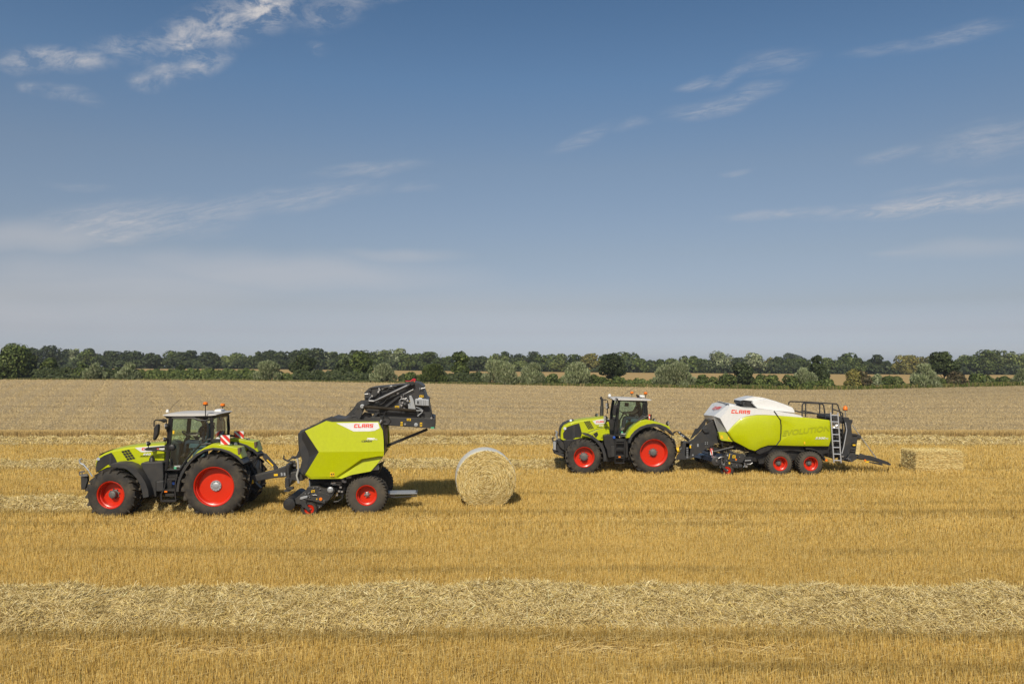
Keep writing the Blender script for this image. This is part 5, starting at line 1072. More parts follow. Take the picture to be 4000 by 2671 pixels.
m = MB(); m.tube(pts(h, [(1520, 840), (1525, 1100)], 23.5), .025, 8); m.slab(pts(CB, [(478, 1090), (512, 1090), (515, 1218), (484, 1218)], 23.55), .1); m.slab(pts(CB, [(486, 1188), (552, 1186), (553, 1212), (490, 1218)], 23.5), .2); m.slab(pts(CB, [(458, 1222), (520, 1222), (518, 1234), (462, 1234)], 23.5), .25); m.build('parking_jack', DARK, T, bevel=.005)
m = MB(); m.tube(pts(h, [(1770, 640), (1790, 760), (1800, 960), (1755, 1130), (1790, 1270)], 23.5), .03, 7); m.tube(pts(h, [(1790, 1270), (1815, 1345)], 23.5), .035, 7); m.build('crank_handle', paint('pale_grey_paint', (.40, .40, .38), .5), T)
m = MB(); m.tube(pts(h, [(1735, 800), (1640, 730), (1500, 710), (1400, 650), (1370, 620)], 23.5), .025, 7); m.tube(pts(h, [(1395, 550), (1400, 600), (1380, 640)], 23.5), .02, 6); m.tube(pts(h, [(1510, 700), (1660, 610)], 23.5), .025, 6); m.slab(pts(h, [(1600, 590), (1740, 590), (1820, 400), (1870, 430), (1860, 600), (1760, 660), (1620, 640)], 23.6), .2); m.build('hose_holder', DARK, T)
slab('hose_arm', h, [(800, 510), (850, 480), (940, 520), (1010, 610), (1260, 900), (1230, 985), (1150, 960), (1130, 860), (960, 750), (880, 660)], 24.0, .12, DARK, T, bevel=.01)
slab('warning_label', h, [(948, 680), (980, 662), (1145, 830), (1118, 860)], 23.995, .005, YEL, T)
for k, l_ in enumerate(([(850, 490), (770, 490), (720, 530), (660, 620), (560, 690), (440, 790), (240, 830)], [(820, 540), (760, 545), (720, 600), (690, 700), (620, 830), (520, 930), (380, 1000)], [(840, 500), (740, 500), (690, 600), (640, 700), (500, 800), (300, 780)])):
    m = MB(); m.tube(pts(h, l_, 23.95 + .06 * k), .022, 7); m.build('hydraulic_hose', BLACK, T)
m = MB(); m.slab(pts(h, [(830, 1375), (880, 1240), (905, 1240), (905, 1320), (930, 1330), (915, 1370)], 24.0), .1); m.build('drawbar_stay', DARK, T); MB().tube(pts(h, [(465, 1300), (565, 1285)], 23.8), .06, 10).build('grease_guard', YEL, T); MB().tube(pts(h, [(400, 1305), (465, 1298)], 23.8), .065, 10).build('coupling_ring', STEEL, T)
# raised tailgate
h = CT; Dn = 23.2; Tg = slab('tailgate', h, [(475, 385), (600, 268), (1500, 180), (1630, 130), (1700, 150), (1780, 160), (1880, 235), (1900, 370), (1960, 530), (2010, 560), (2020, 720), (2060, 900), (2070, 1000), (2165, 1025), (2168, 1268), (1800, 1240), (860, 1175), (640, 1080), (640, 1000), (830, 960), (500, 830), (480, 740), (400, 640), (480, 580)], Dn + .14, 2.0, DARK, T, bevel=.012)
slab('tailgate_beam', h, [(640, 980), (1050, 985), (2165, 1025), (2168, 1268), (1800, 1240), (860, 1170), (620, 1090)], Dn, .13, DARK, Tg, bevel=.012)
slab('tailgate_plate', h, [(1380, 560), (1500, 200), (1630, 130), (1780, 160), (1880, 235), (1900, 370), (1960, 540), (1790, 1005), (1750, 1000), (1850, 880), (1700, 740), (1640, 550)], Dn + .07, .06, DARK, Tg, bevel=.01)
m = MB(); m.slab(pts(h, [(600, 272), (1500, 184), (1500, 196), (610, 290)], Dn + .02), .1); m.slab(pts(h, [(490, 490), (650, 500), (650, 520), (490, 520)], Dn + .05), .08); m.slab(pts(h, [(560, 335), (660, 345), (655, 356), (560, 350)], Dn + .05), .08); m.slab(pts(h, [(660, 300), (770, 262), (800, 300), (800, 420), (640, 560), (620, 500)], Dn + .06), .05)
m.slab(pts(h, [(500, 860), (1760, 905), (1760, 925), (500, 880)], Dn + .04), .1); m.beam(h(620, 1010, Dn + .05), h(1560, 280, Dn + .05), .06, .06); m.beam(h(700, 700, Dn + .08), h(1500, 380, Dn + .08), .05, .05); m.build('stiffening_ribs', DARK, Tg)
m = MB(); m.slab(pts(h, [(500, 870), (820, 870), (1740, 900), (1740, 950), (830, 925), (510, 880)], Dn + .12), .02); m.slab(pts(h, [(530, 700), (720, 640), (800, 680), (780, 720), (620, 700)], Dn + .10), .04); m.build('deep_slot', BLACK, Tg, smooth=0)
arm = slab('tailgate_arm', h, [(0, 1085), (30, 1000), (140, 950), (240, 850), (340, 740), (400, 640), (500, 575), (690, 570), (700, 640), (560, 680), (500, 720), (440, 860), (330, 1085)], Dn + .04, .08, DARK, T, bevel=.008)
m = MB(); m.lathe(h(225, 1025, Dn + .02), [(.10, .05), (.11, 0), (.08, -.005), (.07, .04)], 22); m.build('pivot_tube', BLACK, arm)
slab('tailgate_arm', h, [(0, 1085), (30, 1000), (140, 950), (240, 850), (340, 740), (400, 640), (500, 575), (690, 570), (700, 640), (560, 680), (500, 720), (440, 860), (330, 1085)], Fr - .2, .08, DARK, T)
m = MB(); m.slab(pts(h, [(320, 640), (470, 600), (480, 640), (350, 730), (322, 728)], Dn + .2), .3); m.slab(pts(h, [(350, 1010), (470, 870), (640, 920), (640, 1060), (480, 1085), (340, 1085)], Dn + .2), .3); m.build('latch_bracket', DARK, T, bevel=.01)
m = MB(); m.tube(pts(h, [(570, 590), (700, 600)], Dn - .03), .045, 10); m.tube(pts(h, [(690, 600), (830, 545)], Dn - .04), .035, 12); m.tube(pts(h, [(820, 550), (1500, 225)], Dn - .05), .058, 14); m.build('lift_cylinder', paint('gunmetal', (.11, .11, .115), .32, metal=.6, dust=.1), T)
m = MB(); m.tube(pts(h, [(1495, 230), (1560, 200)], Dn - .04), .07, 12); m.slab(pts(h, [(1545, 135), (1640, 120), (1660, 190), (1600, 230), (1545, 190)], Dn - .08), .2); m.build('cylinder_pivot', BLACK, T, bevel=.01)
m = MB(); A0, A1 = h(440, 728, Dn - .06), h(1700, 830, Dn - .06); m.tube([A0.lerp(A1, i / 150) for i in range(151)], [.052 if i % 2 else .040 for i in range(151)], 9); m.build('coil_spring', paint('dark_spring', (.05, .042, .035), .5, metal=.3), T)
m = MB(); m.lathe(h(413, 718, Dn - .07), [(.06, .08), (.06, -.02), (.025, -.025), (.02, -.01), (.003, -.01)], 18); m.lathe(h(1703, 1172, Dn - .03), [(.055, .03), (.055, -.02), (.02, -.025), (.003, -.01)], 16); m.tube(pts(h, [(1700, 828), (1855, 832), (1840, 800), (1700, 745)], Dn - .05), .012, 6); m.tube(pts(h, [(1855, 832), (1850, 870), (1740, 960)], Dn - .05), .016, 6)
m.build('spring_anchor', GALV, T)
for l_ in ([(800, 350), (1000, 270), (1130, 228)], [(1310, 780), (1300, 600), (1340, 550), (1480, 530)], [(1395, 490), (1400, 440), (1530, 370), (1640, 315)], [(1320, 600), (1350, 760)], [(1480, 530), (1540, 620), (1560, 680)], [(470, 428), (560, 420)], [(590, 390), (600, 450)], [(1790, 270), (1795, 330)], [(1820, 300), (1930, 275)], [(650, 470), (570, 555)]): MB().tube(pts(h, l_, Dn - .01), .012, 6).build('steel_pipe', STEEL, T)
for p in ((1350, 500), (1380, 640), (1440, 550), (1500, 590), (1355, 700), (650, 470), (800, 375), (1420, 770), (1440, 1155), (820, 298), (1265, 410), (1855, 832), (2075, 1010), (745, 590)): MB().box(h(*p, Dn - .01), (.05, .04, .05), .4).build('pipe_fitting', STEEL, T)
slab('valve_cover', h, [(1540, 470), (1590, 460), (1640, 560), (1700, 800), (1690, 810), (1520, 790), (1500, 680), (1570, 640), (1550, 560)], Dn, .06, GALV, T, bevel=.006)
slab('valve_manifold', h, [(1370, 570), (1500, 560), (1520, 620), (1500, 760), (1400, 790), (1360, 700)], Dn - .02, .1, BLACK, T, bevel=.02)
m = MB(); m.lathe(h(1440, 685, Dn - .06), [(.004, -.08), (.05, -.06), (.075, 0), (.05, .06)], 16); m.build('accumulator', BLACK, T)
bx = slab('twine_box', h, [(1672, 560), (1700, 540), (1940, 552), (2012, 565), (2015, 720), (1850, 716), (1675, 700)], Dn - .08, .4, GALV, T, bevel=.02)
m = MB(); m.tube([h(1745, 610, Dn - .09), h(1745, 610, Dn - .1)], .025, 10); m.tube([h(1745, 645, Dn - .09), h(1745, 645, Dn - .1)], .025, 10)
for x_ in (1790, 1820, 1880, 1920): m.slab(pts(h, [(x_, 570), (x_ + 6, 570), (x_ + 6, 705), (x_, 705)], Dn - .085), .004)
m.build('box_details', BLACK, bx); slab('box_lid', h, [(1760, 520), (1850, 522), (1870, 552), (1760, 548)], Dn, .2, ALU, bx, bevel=.01)
for l_ in ([(1795, 455), (1888, 458), (1885, 510), (1792, 505)], [(1550, 590), (1625, 562), (1635, 595), (1560, 615)], [(1202, 715), (1298, 710), (1300, 765), (1205, 768)], [(1483, 1020), (1580, 1022), (1578, 1076), (1482, 1072)], [(1335, 1100), (1386, 1102), (1382, 1198), (1330, 1195)], [(1800, 1118), (1853, 1120), (1849, 1216), (1797, 1212)]): sticker('warning_label', h, l_, Dn - .012 if l_[0][1] > 900 else Dn + .05, YEL, Tg)
slab('green_label', h, [(2062, 1230), (2142, 1232), (2140, 1268), (2060, 1265)], Dn - .006, .004, GREENL, Tg)
m = MB()
for l_, r in (([(820, 480), (830, 380), (880, 290), (960, 270), (1100, 250), (1240, 240)], .02), ([(1010, 500), (1010, 380), (1050, 290), (1120, 270), (1200, 330), (1240, 400)], .02), ([(820, 480), (830, 620), (840, 700)], .018), ([(860, 575), (930, 580), (990, 520), (1000, 400)], .016), ([(1000, 800), (950, 900), (900, 1020), (880, 1080)], .02), ([(830, 800), (830, 900), (840, 970), (1040, 985), (1100, 1070), (1040, 1150), (960, 1165), (900, 1140)], .012), ([(320, 755), (220, 735), (140, 750), (120, 800), (150, 850), (210, 860)], .010), ([(2015, 735), (2060, 850), (2110, 970)], .014), ([(850, 680), (930, 640), (990, 560), (1300, 420), (1340, 520)], .016)): m.tube(pts(h, l_, Dn - .02), r, 6)
m.build('hydraulic_hose', BLACK, T)
m = MB(); m.tube(pts(h, [(815, 1160), (880, 1050)], Dn - .04), .035, 10); m.build('lock_cylinder', STEEL, T); slab('lock_bracket', h, [(860, 1020), (905, 1020), (970, 1075), (905, 1085), (915, 1120), (870, 1110)], Dn - .05, .06, BLACK, T)
slab('end_bracket', h, [(2060, 968), (2138, 970), (2138, 1025), (2062, 1022)], Dn + .05, .25, BLACK, T, bevel=.01)
m = MB(); m.slab(pts(h, [(1640, 112), (1695, 110), (1698, 134), (1640, 136)], Dn + .3), .1); m.build('orange_reflector', ORG, T)
m = MB(); 
for a, b in ((1620, 100), (1650, 75), (1668, 65), (1690, 70), (1705, 80), (1700, 100), (1660, 95)): m.lathe(h(a, b, Dn + .3), [(.003, -.025), (.022, -.01), (.022, .01), (.003, .025)], 8); m.tube([h(a, b, Dn + .3), h(a + 3, 118, Dn + .32)], .006, 4)
m.tube(pts(h, [(1470, 113), (1620, 116)], Dn + .3), .012, 5); m.build('red_couplings', paint('red_plastic', (.55, .02, .05), .4, dust=0), T)
# rear chamber edge, strut and ramp
slab('chamber_edge', CB, [(1445, 545), (1475, 545), (1493, 620), (1500, 760), (1488, 820), (1478, 870), (1480, 760), (1470, 600)], N + .05, .9, BLACK, T, bevel=.01)
m = MB(); m.beam(CB(1495, 778, 23.8), CB(1965, 588, 23.8), .12, .075); m.build('tailgate_strut', BLACK, T, bevel=.006)
rp = slab('bale_ramp', CB, [(1530, 1240), (1635, 1242), (1625, 1300), (1530, 1304)], 24.0, .02, GALV, T)
m = MB(); P = [CB(1530, 1285, 23.6), CB(1630, 1287, 23.6), CB(1850, 1290, 23.6)]; Hh = P[0].z + .05
for x0_, x1_, y0_, y1_ in ((P[0].x, P[1].x, 23.6, 24.15), (P[1].x, P[2].x, 23.6, 23.74), (P[1].x, P[2].x, 23.81, 23.95), (P[1].x, P[2].x, 24.02, 24.15), (P[2].x - .05, P[2].x - .002, 23.61, 24.14)): m.box(((x0_ + x1_) / 2, (y0_ + y1_) / 2, Hh), (x1_ - x0_, y1_ - y0_, .03))
m.build('ramp_deck', GALV, rp); bpy.data.objects.remove(rp) if False else None
m = MB(); m.slab(pts(CB, [(1530, 1300), (1620, 1300), (1850, 1292), (1850, 1300), (1630, 1312), (1530, 1308)], 23.62), .05); m.build('ramp_beam', DARK, T)

yaw(T, Vector((CB(1304, 1311, 23.1).x, 23.0, 0)), YAW)
# ================================================================== round bale
BASE = Vector((0, 0, 0)); bc = c0 = Vector((CU and ((1893 - CU) / F * 24.2), 24.2, .88)); Rb = .92; Wb = 1.04
rb = empty('round_bale', (bc.x, bc.y + Wb / 2, 0)); tag(rb, 'large round straw bale in pale net wrap standing on the stubble beside the raised tailgate', 'straw bale')
def bale_end_mat():
    m, t, b = newmat('rolled_straw'); tc = t.node('ShaderNodeTexCoord'); sp = t.node('ShaderNodeSeparateXYZ'); t.link(tc.outputs['Object'], sp.inputs[0])
    x, z = sp.outputs[0], sp.outputs[2]; r = t.math('SQRT', t.math('ADD', t.math('MULTIPLY', x, x), t.math('MULTIPLY', z, z)))
    cb = t.node('ShaderNodeCombineXYZ'); nx = t.math('DIVIDE', x, t.math('MAXIMUM', r, .01)); nz = t.math('DIVIDE', z, t.math('MAXIMUM', r, .01))
    t.link(t.math('MULTIPLY', nx, 3.2), cb.inputs[0]); t.link(t.math('MULTIPLY', nz, 3.2), cb.inputs[1]); t.link(t.math('ADD', t.math('MULTIPLY', r, 30), t.math('MULTIPLY', t.math('ARCTAN2', z, x), .9)), cb.inputs[2])
    n = t.noise(cb.outputs[0], 1.6, 6, .7, .6); n2 = t.noise(tc.outputs['Object'], 3, 3, .6)
    cc = t.ramp(n, [(.38, (.14, .085, .02)), (.49, (.56, .41, .14)), (.62, (.84, .69, .34))]); cc = t.mix(t.maprange(n2, .4, .75, 0, .35), cc, (.36, .26, .11, 1))
    t.link(cc, b.inputs['Base Color']); b.inputs['Roughness'].default_value = .7; bp = t.node('ShaderNodeBump'); bp.inputs['Strength'].default_value = 1; bp.inputs['Distance'].default_value = .03
    t.link(n, bp.inputs['Height']); t.link(bp.outputs[0], b.inputs['Normal']); return m
RS = bale_end_mat()
Cc = Vector((0, 0, Rb - .04))
prof = []
for i in range(15): r = Rb * i / 14 * .975; prof.append((max(r, .002), -Wb / 2 + .03 - .10 * (1 - (i / 14) ** 2)))
bm_ = MB(); bm_.lathe(Cc * 0, prof, 72, closed=False); o = bm_.build('straw_end', RS, rb, Vector((0, 0, 0))); o.location = Cc
bm_ = MB(); bm_.lathe(Cc * 0, [(r, -y) for r, y in prof], 72, closed=False); o2 = bm_.build('straw_end', RS, rb, Vector((0, 0, 0))); o2.location = Cc
m, t, b = newmat('net_wrap'); tc = t.node('ShaderNodeTexCoord'); n = t.noise(t.mapping(tc.outputs['Object'], sc=(1, 14, 1)), 9, 4, .6); sp_ = t.node('ShaderNodeSeparateXYZ'); t.link(tc.outputs['Object'], sp_.inputs[0])
e = t.maprange(t.math('ABSOLUTE', sp_.outputs[1]), .42, .58, 0, .8); t.link(t.mix(e, t.mix(n, (.56, .54, .46, 1), (.70, .68, .62, 1)), (.46, .42, .16, 1)), b.inputs['Base Color']); b.inputs['Roughness'].default_value = .5; NET = m
bm_ = MB(); bm_.lathe(Vector((0, 0, 0)), [(Rb * .972, -Wb / 2 + .028), (Rb * .992, -Wb / 2 + .05), (Rb, -Wb / 2 + .10), (Rb * 1.004, 0), (Rb, Wb / 2 - .10), (Rb * .992, Wb / 2 - .05), (Rb * .972, Wb / 2 - .028)], 96, closed=False); o3 = bm_.build('net_wrap', NET, rb, Vector((0, 0, 0))); o3.location = Cc
# curled straws on the near face
n = 7000; r_ = Rb * np.sqrt(rng.uniform(.001, .93, n)); a = rng.uniform(0, 6.283, n); L = rng.uniform(.05, .22, n) * np.clip(r_ / .3, .3, 1); an = a + np.pi / 2 + rng.normal(0, .35, n)
y_ = -Wb / 2 + .028 - .10 * (1 - (r_ / Rb) ** 2) - rng.uniform(0, .022, n); base = np.stack([np.cos(a) * r_, y_, np.sin(a) * r_], 1)
vec = np.stack([np.cos(an), rng.normal(0, .10, n), np.sin(an)], 1) * L[:, None]; base -= vec / 2; side = np.stack([-np.sin(an), 0 * an - .2, np.cos(an)], 1) * .0042
o4 = ribbons('loose_straw', base, vec, side, palette(n, [(.70, .54, .22), (.86, .72, .38), (.56, .40, .13), (.26, .165, .045)], [.32, .25, .23, .20]), STRAW); o4.parent = rb; o4.location = Cc
rb.rotation_euler = (0, 0, R(5.5))

# ================================================================== large square bale
hx, hy, hz = .96, .60, .44
sb = empty('square_bale', (17.38, 33.0, 0)); tag(sb, 'large rectangular straw bale tied with twine, lying on the stubble at far right', 'straw bale')
def block_straw():
    m, t, b = newmat('pressed_straw'); tc = t.node('ShaderNodeTexCoord'); o_ = tc.outputs['Object']
    n = t.noise(t.mapping(o_, sc=(1, 1, 2.6)), 16, 6, .72, .8); lay = t.noise(t.mapping(o_, sc=(.6, .6, 6)), 1.6, 4, .6); fl = t.noise(t.mapping(o_, sc=(9, 2, 1)), 1.0, 3, .6)
    cc = t.ramp(n, [(.30, (.40, .28, .09)), (.48, (.74, .58, .25)), (.66, (.86, .72, .38))]); cc = t.mix(t.maprange(lay, .45, .62, 0, .7), cc, (.36, .25, .09, 1))
    t.link(cc, b.inputs['Base Color']); b.inputs['Roughness'].default_value = .75
    ht = t.math('ADD', n, t.math('MULTIPLY', fl, .8)); bp = t.node('ShaderNodeBump'); bp.inputs['Strength'].default_value = 1; bp.inputs['Distance'].default_value = .02
    t.link(ht, bp.inputs['Height']); t.link(bp.outputs[0], b.inputs['Normal']); return m
bmx = bmesh.new(); bmesh.ops.create_cube(bmx, size=1); 
for vv in bmx.verts: vv.co = Vector((vv.co.x * hx * 2, vv.co.y * hy * 2, vv.co.z * hz * 2))
bmesh.ops.subdivide_edges(bmx, edges=bmx.edges, cuts=40, use_grid_fill=True)
for vv in bmx.verts:
    q = vv.co; lines = [-.22, .0, .22]; g = sum(math.exp(-((q.z - l_) / .02) ** 2) for l_ in (-.24, -.08, .08, .24)) if False else 0
    gr = sum(math.exp(-((q.y - l_) / .03) ** 2) for l_ in (-.45, -.27, -.09, .09, .27, .45)) * 1.6; nn = noise.noise(q * 6) * .02 + noise.noise(q * 17) * .012
    if abs(q.x) > hx - .01: q.x -= math.copysign(.035 * gr - nn + .015 * math.sin(q.y * 30), q.x)
    if abs(q.z) > hz - .01: q.z -= math.copysign(.02 * gr - nn, q.z)
    if abs(q.y) > hy - .01: q.y -= math.copysign(-nn + .012 * math.sin(q.x * 16 + math.sin(q.z * 9)) + sum(.05 * math.exp(-((q.z - l_ - .015 * math.sin(q.x * 3 + l_ * 9)) / .028) ** 2) for l_ in (-.30, -.05, .14, .33)), q.y)
me = bpy.data.meshes.new('straw_block'); bmx.to_mesh(me); bmx.free(); me.polygons.foreach_set('use_smooth', [True] * len(me.polygons)); me.set_sharp_from_angle(angle=R(50)); me.materials.append(block_straw())
o = bpy.data.objects.new('straw_block', me); link(o); o.parent = sb; o.location = (0, 0, hz)
n = 4500; f_ = rng.choice(3, n, p=[.45, .3, .25]); U = rng.uniform(-1, 1, (n, 2))
P = np.where(f_[:, None] == 0, np.stack([U[:, 0] * hx, 0 * U[:, 0] - hy - .01, U[:, 1] * hz + hz], 1), np.where(f_[:, None] == 1, np.stack([U[:, 0] * hx, U[:, 1] * hy, 0 * U[:, 0] + 2 * hz + .01], 1), np.stack([0 * U[:, 0] - hx - .005, U[:, 0] * hy, U[:, 1] * hz + hz], 1)))
vec = rng.normal(0, 1, (n, 3)) * np.where(f_[:, None] == 0, [1, .25, .35], np.where(f_[:, None] == 1, [1, .6, .25], [.25, .5, .8])); vec /= np.linalg.norm(vec, axis=1)[:, None]; vec *= rng.uniform(.06, .2, n)[:, None]
side = np.cross(vec, rng.normal(0, 1, (n, 3))); side /= np.linalg.norm(side, axis=1)[:, None]; side *= .006
o = ribbons('loose_straw', P - vec / 2, vec, side, palette(n, [(.78, .62, .28), (.88, .74, .38), (.62, .46, .17)]), STRAW); o.parent = sb
tw = MB()
for y_ in (-.45, -.27, -.09, .09, .27, .45): tw.tube([(-hx - .0, y_, .02), (-hx + .01, y_, 2 * hz - .0), (hx - .01, y_, 2 * hz - .0), (hx, y_, .02)], .004, 4)
tw.build('twine', paint('black_twine', (.05, .05, .03), .8, dust=0), sb, Vector((0, 0, 0)))
sb.rotation_euler = (0, 0, R(1))
# ================================================================== large square baler
c = CE; N, Fr = 31.5, 33.8
BASE = c0 = Vector((c(1400, 1100, 32.7).x, 32.7, 0)); T = empty('square_baler', c0)
tag(T, 'long white and lime green square baler on tandem wheels behind the right tractor', 'baler')
E = lambda x, y, d=0: c(x, y, N + d)
# white upper body
tp = [(740, 252), (820, 262), (910, 290), (1080, 302), (1290, 330), (1400, 345), (1560, 372), (1632, 388), (1660, 412)]
lm = [(1680, 418), (1330, 392), (1200, 384), (1080, 384), (950, 402), (860, 442), (780, 520), (712, 598)]
m = MB(); outl = [(740, 290)] + [(820, 268), (910, 292), (1080, 304), (1290, 332), (1400, 347), (1560, 374), (1632, 390), (1660, 414)]
# side sheet
m.poly([E(622, 430, .0), E(740, 288, 0), *[E(x, y + 6, 0) for x, y in tp[1:]], *[E(x, y, 0) for x, y in lm[1:]], E(712, 598, 0)])
m.poly([E(712, 598), E(780, 520), E(860, 442), E(862, 442, .3), E(712, 598, .3)])
# chamfer down to the front and roof strip
ch = [E(735, 246, .28), E(540, 400, .34), E(545, 446, .34), E(600, 604, .36)]
m.poly([E(740, 288), E(622, 430), ch[1], ch[0]]); m.poly([E(740, 288), ch[0], E(820, 262, .25), E(820, 268, 0)])
m.build('upper_body', WHITE, T, smooth=25)
m = MB(); m.poly([E(622, 430), E(712, 598), ch[3], ch[2], ch[1]]); m.build('front_corner', SILVERP, T, smooth=0)
# roof deck from near to far side
F_ = 2.3; top2 = [(735, 246), (820, 262), (910, 288), (1080, 300), (1290, 330), (1400, 345), (1560, 372), (1632, 388), (1660, 412)]
m = MB(); a = [E(x, y + 4, .06) for x, y in top2]; b_ = [Vector((p.x, Fr - .06, p.z + .05)) for p in a]
for i in range(len(a) - 1): m.poly([a[i], a[i + 1], b_[i + 1], b_[i]]); m.poly([E(top2[i][0], top2[i][1] + 6 if i else 288, 0), E(top2[i + 1][0], top2[i + 1][1] + 6, 0), a[i + 1], a[i]])
m.build('roof_deck', WHITE, T, smooth=30)
# front face of the white hood
m = MB(); fa, fb = ch[0], ch[1]; fa2 = Vector((fa.x, Fr - .3, fa.z + .02)); q1 = c(520, 243, Fr - .3); q2 = c(412, 385, Fr - .3); q3 = c(418, 410, Fr - .3); q4 = c(430, 436, Fr - .3)
m.poly([fa, fb, q2, q1]); m.poly([fb, ch[2], q4, q2]); m.poly([fa, q1, Vector((fa.x + .1, Fr - .06, fa.z)), Vector((fa.x + .15, N + .3, fa.z))]); m.build('front_hood', WHITE, T, smooth=0)
m = MB(); u_ = (q1 - q2); 
def hoodword():
    vs, fs = block_word('CLAAS', .2); xs = [v[0] for v in vs]; mx = max(xs); mb = MB(); o0 = fb.lerp(fa, .52); o1 = q2.lerp(q1, .52); up_ = (fa - fb).normalized(); nrm = (o0 - o1).cross(up_).normalized()
    if nrm.y > 0: nrm = -nrm
    L0 = o1.lerp(o0, .30); L1 = o1.lerp(o0, .80); hgt = (fa - fb).length * .22
    mb.add([L0.lerp(L1, v[0] / mx) + up_ * (v[1] * hgt) + nrm * .012 for v in vs], fs); return mb.build('lettering', REDL, T, smooth=0)
hoodword()
m = MB(); m.poly([ch[2], ch[3], c(470, 520, Fr - .3), q4]); m.build('radiator_screen', BLACK, T, smooth=0)
m = MB(); m.tube([c(540, 246, N + 1.2), c(545, 330, N + .9)], .004, 4)
for i in range(5): m.beam(c(440 + i * 16, 446, N + 1.9 - i * .25), c(462 + i * 16, 500, N + 1.9 - i * .25), .12, .02)
m.build('screen_bars', GALV, T)
word('lettering', 'CLAAS', c, (760, 320, 1002, 365), N - .008, REDL, T, .18, block=True, slope=-10)
# lime flank: front bay and rear door, bulging slightly at mid height
def lbul(y): return -.09 * max(0, 1 - abs((y - 600) / 215)) 
def flank(name, l, mid):
    mb = MB(); n = len(l); cx = sum(p[0] for p in l) / n; cy = sum(p[1] for p in l) / n
    ring0 = [E(x, y, -.004) for x, y in l]; ring1 = [E(cx + (x - cx) * .94, cy + (y - cy) * .90, -.035) for x, y in l]; ring2 = [E(cx + (x - cx) * .5, cy + (y - cy) * .45, -.075) for x, y in l]
    back = [dy(p, .08) for p in ring0]
    mb.loft([back, ring0, ring1, ring2]); return mb.build(name, LIME, T, smooth=22)
f1 = [(712, 600), (780, 522), (860, 446), (950, 406), (1080, 388), (1200, 388), (1326, 394), (1372, 450), (1382, 520), (1380, 610), (1372, 700), (1322, 766), (1225, 768), (1130, 798), (1060, 838), (985, 816), (900, 770), (795, 716), (745, 650)]
fl = flank('flank_panel', f1, 0)
f2 = [(1336, 396), (1500, 406), (1680, 420), (1850, 434), (1990, 452), (2010, 480), (2018, 560), (2020, 640), (2008, 710), (1985, 778), (1650, 776), (1334, 768), (1378, 705), (1390, 610), (1390, 520), (1380, 450)]
fr_ = flank('flank_door', f2, 0)
m = MB(); m.tube([E(1298, 338, -.01), E(1340, 396, -.01), E(1376, 450, -.01), E(1386, 520, -.02), E(1385, 610, -.02), E(1376, 702, -.01), E(1326, 768, -.01)], .022, 6); m.build('door_seam', BLACK, T)
slab('lower_front_panel', c, [(602, 606), (712, 600), (795, 716), (770, 722), (640, 706), (620, 690)], N + .10, .25, paint('shaded_lime_paint', (.44, .50, .0), .35), T)
for q in ([(625, 645), (650, 642), (664, 690), (630, 684)], [(722, 660), (735, 668), (742, 700), (722, 690)]): slab('warning_label', c, q, N + .08, .01, YEL, T)
slab('warning_label', c, [(1674, 722), (1690, 722), (1690, 754), (1674, 754)], N - .06, .02, YEL, T)
cx2 = sum(p[0] for p in f2) / len(f2); cy2 = sum(p[1] for p in f2) / len(f2)
def fdep(x, y):
    q = max(abs(x - cx2) / (2020 - cx2 if x > cx2 else cx2 - 1334), abs(y - cy2) / (778 - cy2 if y > cy2 else cy2 - 420))
    return N - (.075 if q < .5 else .075 - .04 * (q - .5) / .44) - .016
dr = fdep
word('ghost_lettering', 'EVOLUTION', c, (1405, 582, 2008, 652), N, LIMED, T, .18, .03, slope=66, dfn=fdep)
word('model_number', '5300', c, (1815, 664, 1944, 692), N, WPL, T, .25, .03, dfn=dr); word('model_number', 'FC', c, (1950, 674, 1982, 692), N, WPL, T, .25, .02, dfn=dr); word('model_name', 'QUADRANT', c, (1720, 692, 1920, 714), N, BLACK, T, .25, .02, dfn=dr)
# dust cover dome on the roof
m = MB(); dome = [(1085, 300), (1028, 240), (1045, 215), (1205, 180), (1320, 212), (1440, 255), (1530, 292), (1548, 320), (1560, 360), (1300, 332)]
P = pts(c, dome, N + .35); m.loft([scaled(P, N + .33, .995, .96), scaled(P, N + .40, 1, 1), scaled(P, N + 1.0, 1, 1.04), scaled(P, N + 1.6, 1, 1.0), scaled(P, N + 1.68, .99, .9)]); m.build('roof_dome', WHITE, T, smooth=30, bevel=.02)
m = MB(); P = [(880, 208), (960, 178), (1050, 158), (1110, 162), (1205, 180), (1045, 216), (1035, 212), (910, 200)]; m.loft([pts(c, P, N + .5), [dy(p, 1.1) for p in pts(c, P, N + .5)]]); m.build('dome_visor', WHITE, T, smooth=30)
m = MB(); P = [(882, 212), (912, 204), (1032, 215), (1025, 240), (1082, 300), (930, 286), (880, 240)]; m.loft([pts(c, P, N + .55), [dy(p, 1.0) for p in pts(c, P, N + .55)]]); m.build('dome_opening', BLACK, T)
MB().tube(pts(c, [(925, 225), (915, 250), (925, 275), (960, 290)], N + .5), .05, 8).build('air_duct', DARK, T)
m = MB(); m.slab(pts(c, [(704, 254), (740, 262), (890, 275), (890, 284), (740, 272)], N + .3), .8); m.slab(pts(c, [(820, 266), (845, 262), (850, 278), (822, 280)], N + .3), .2); m.build('roof_gap', BLACK, T)
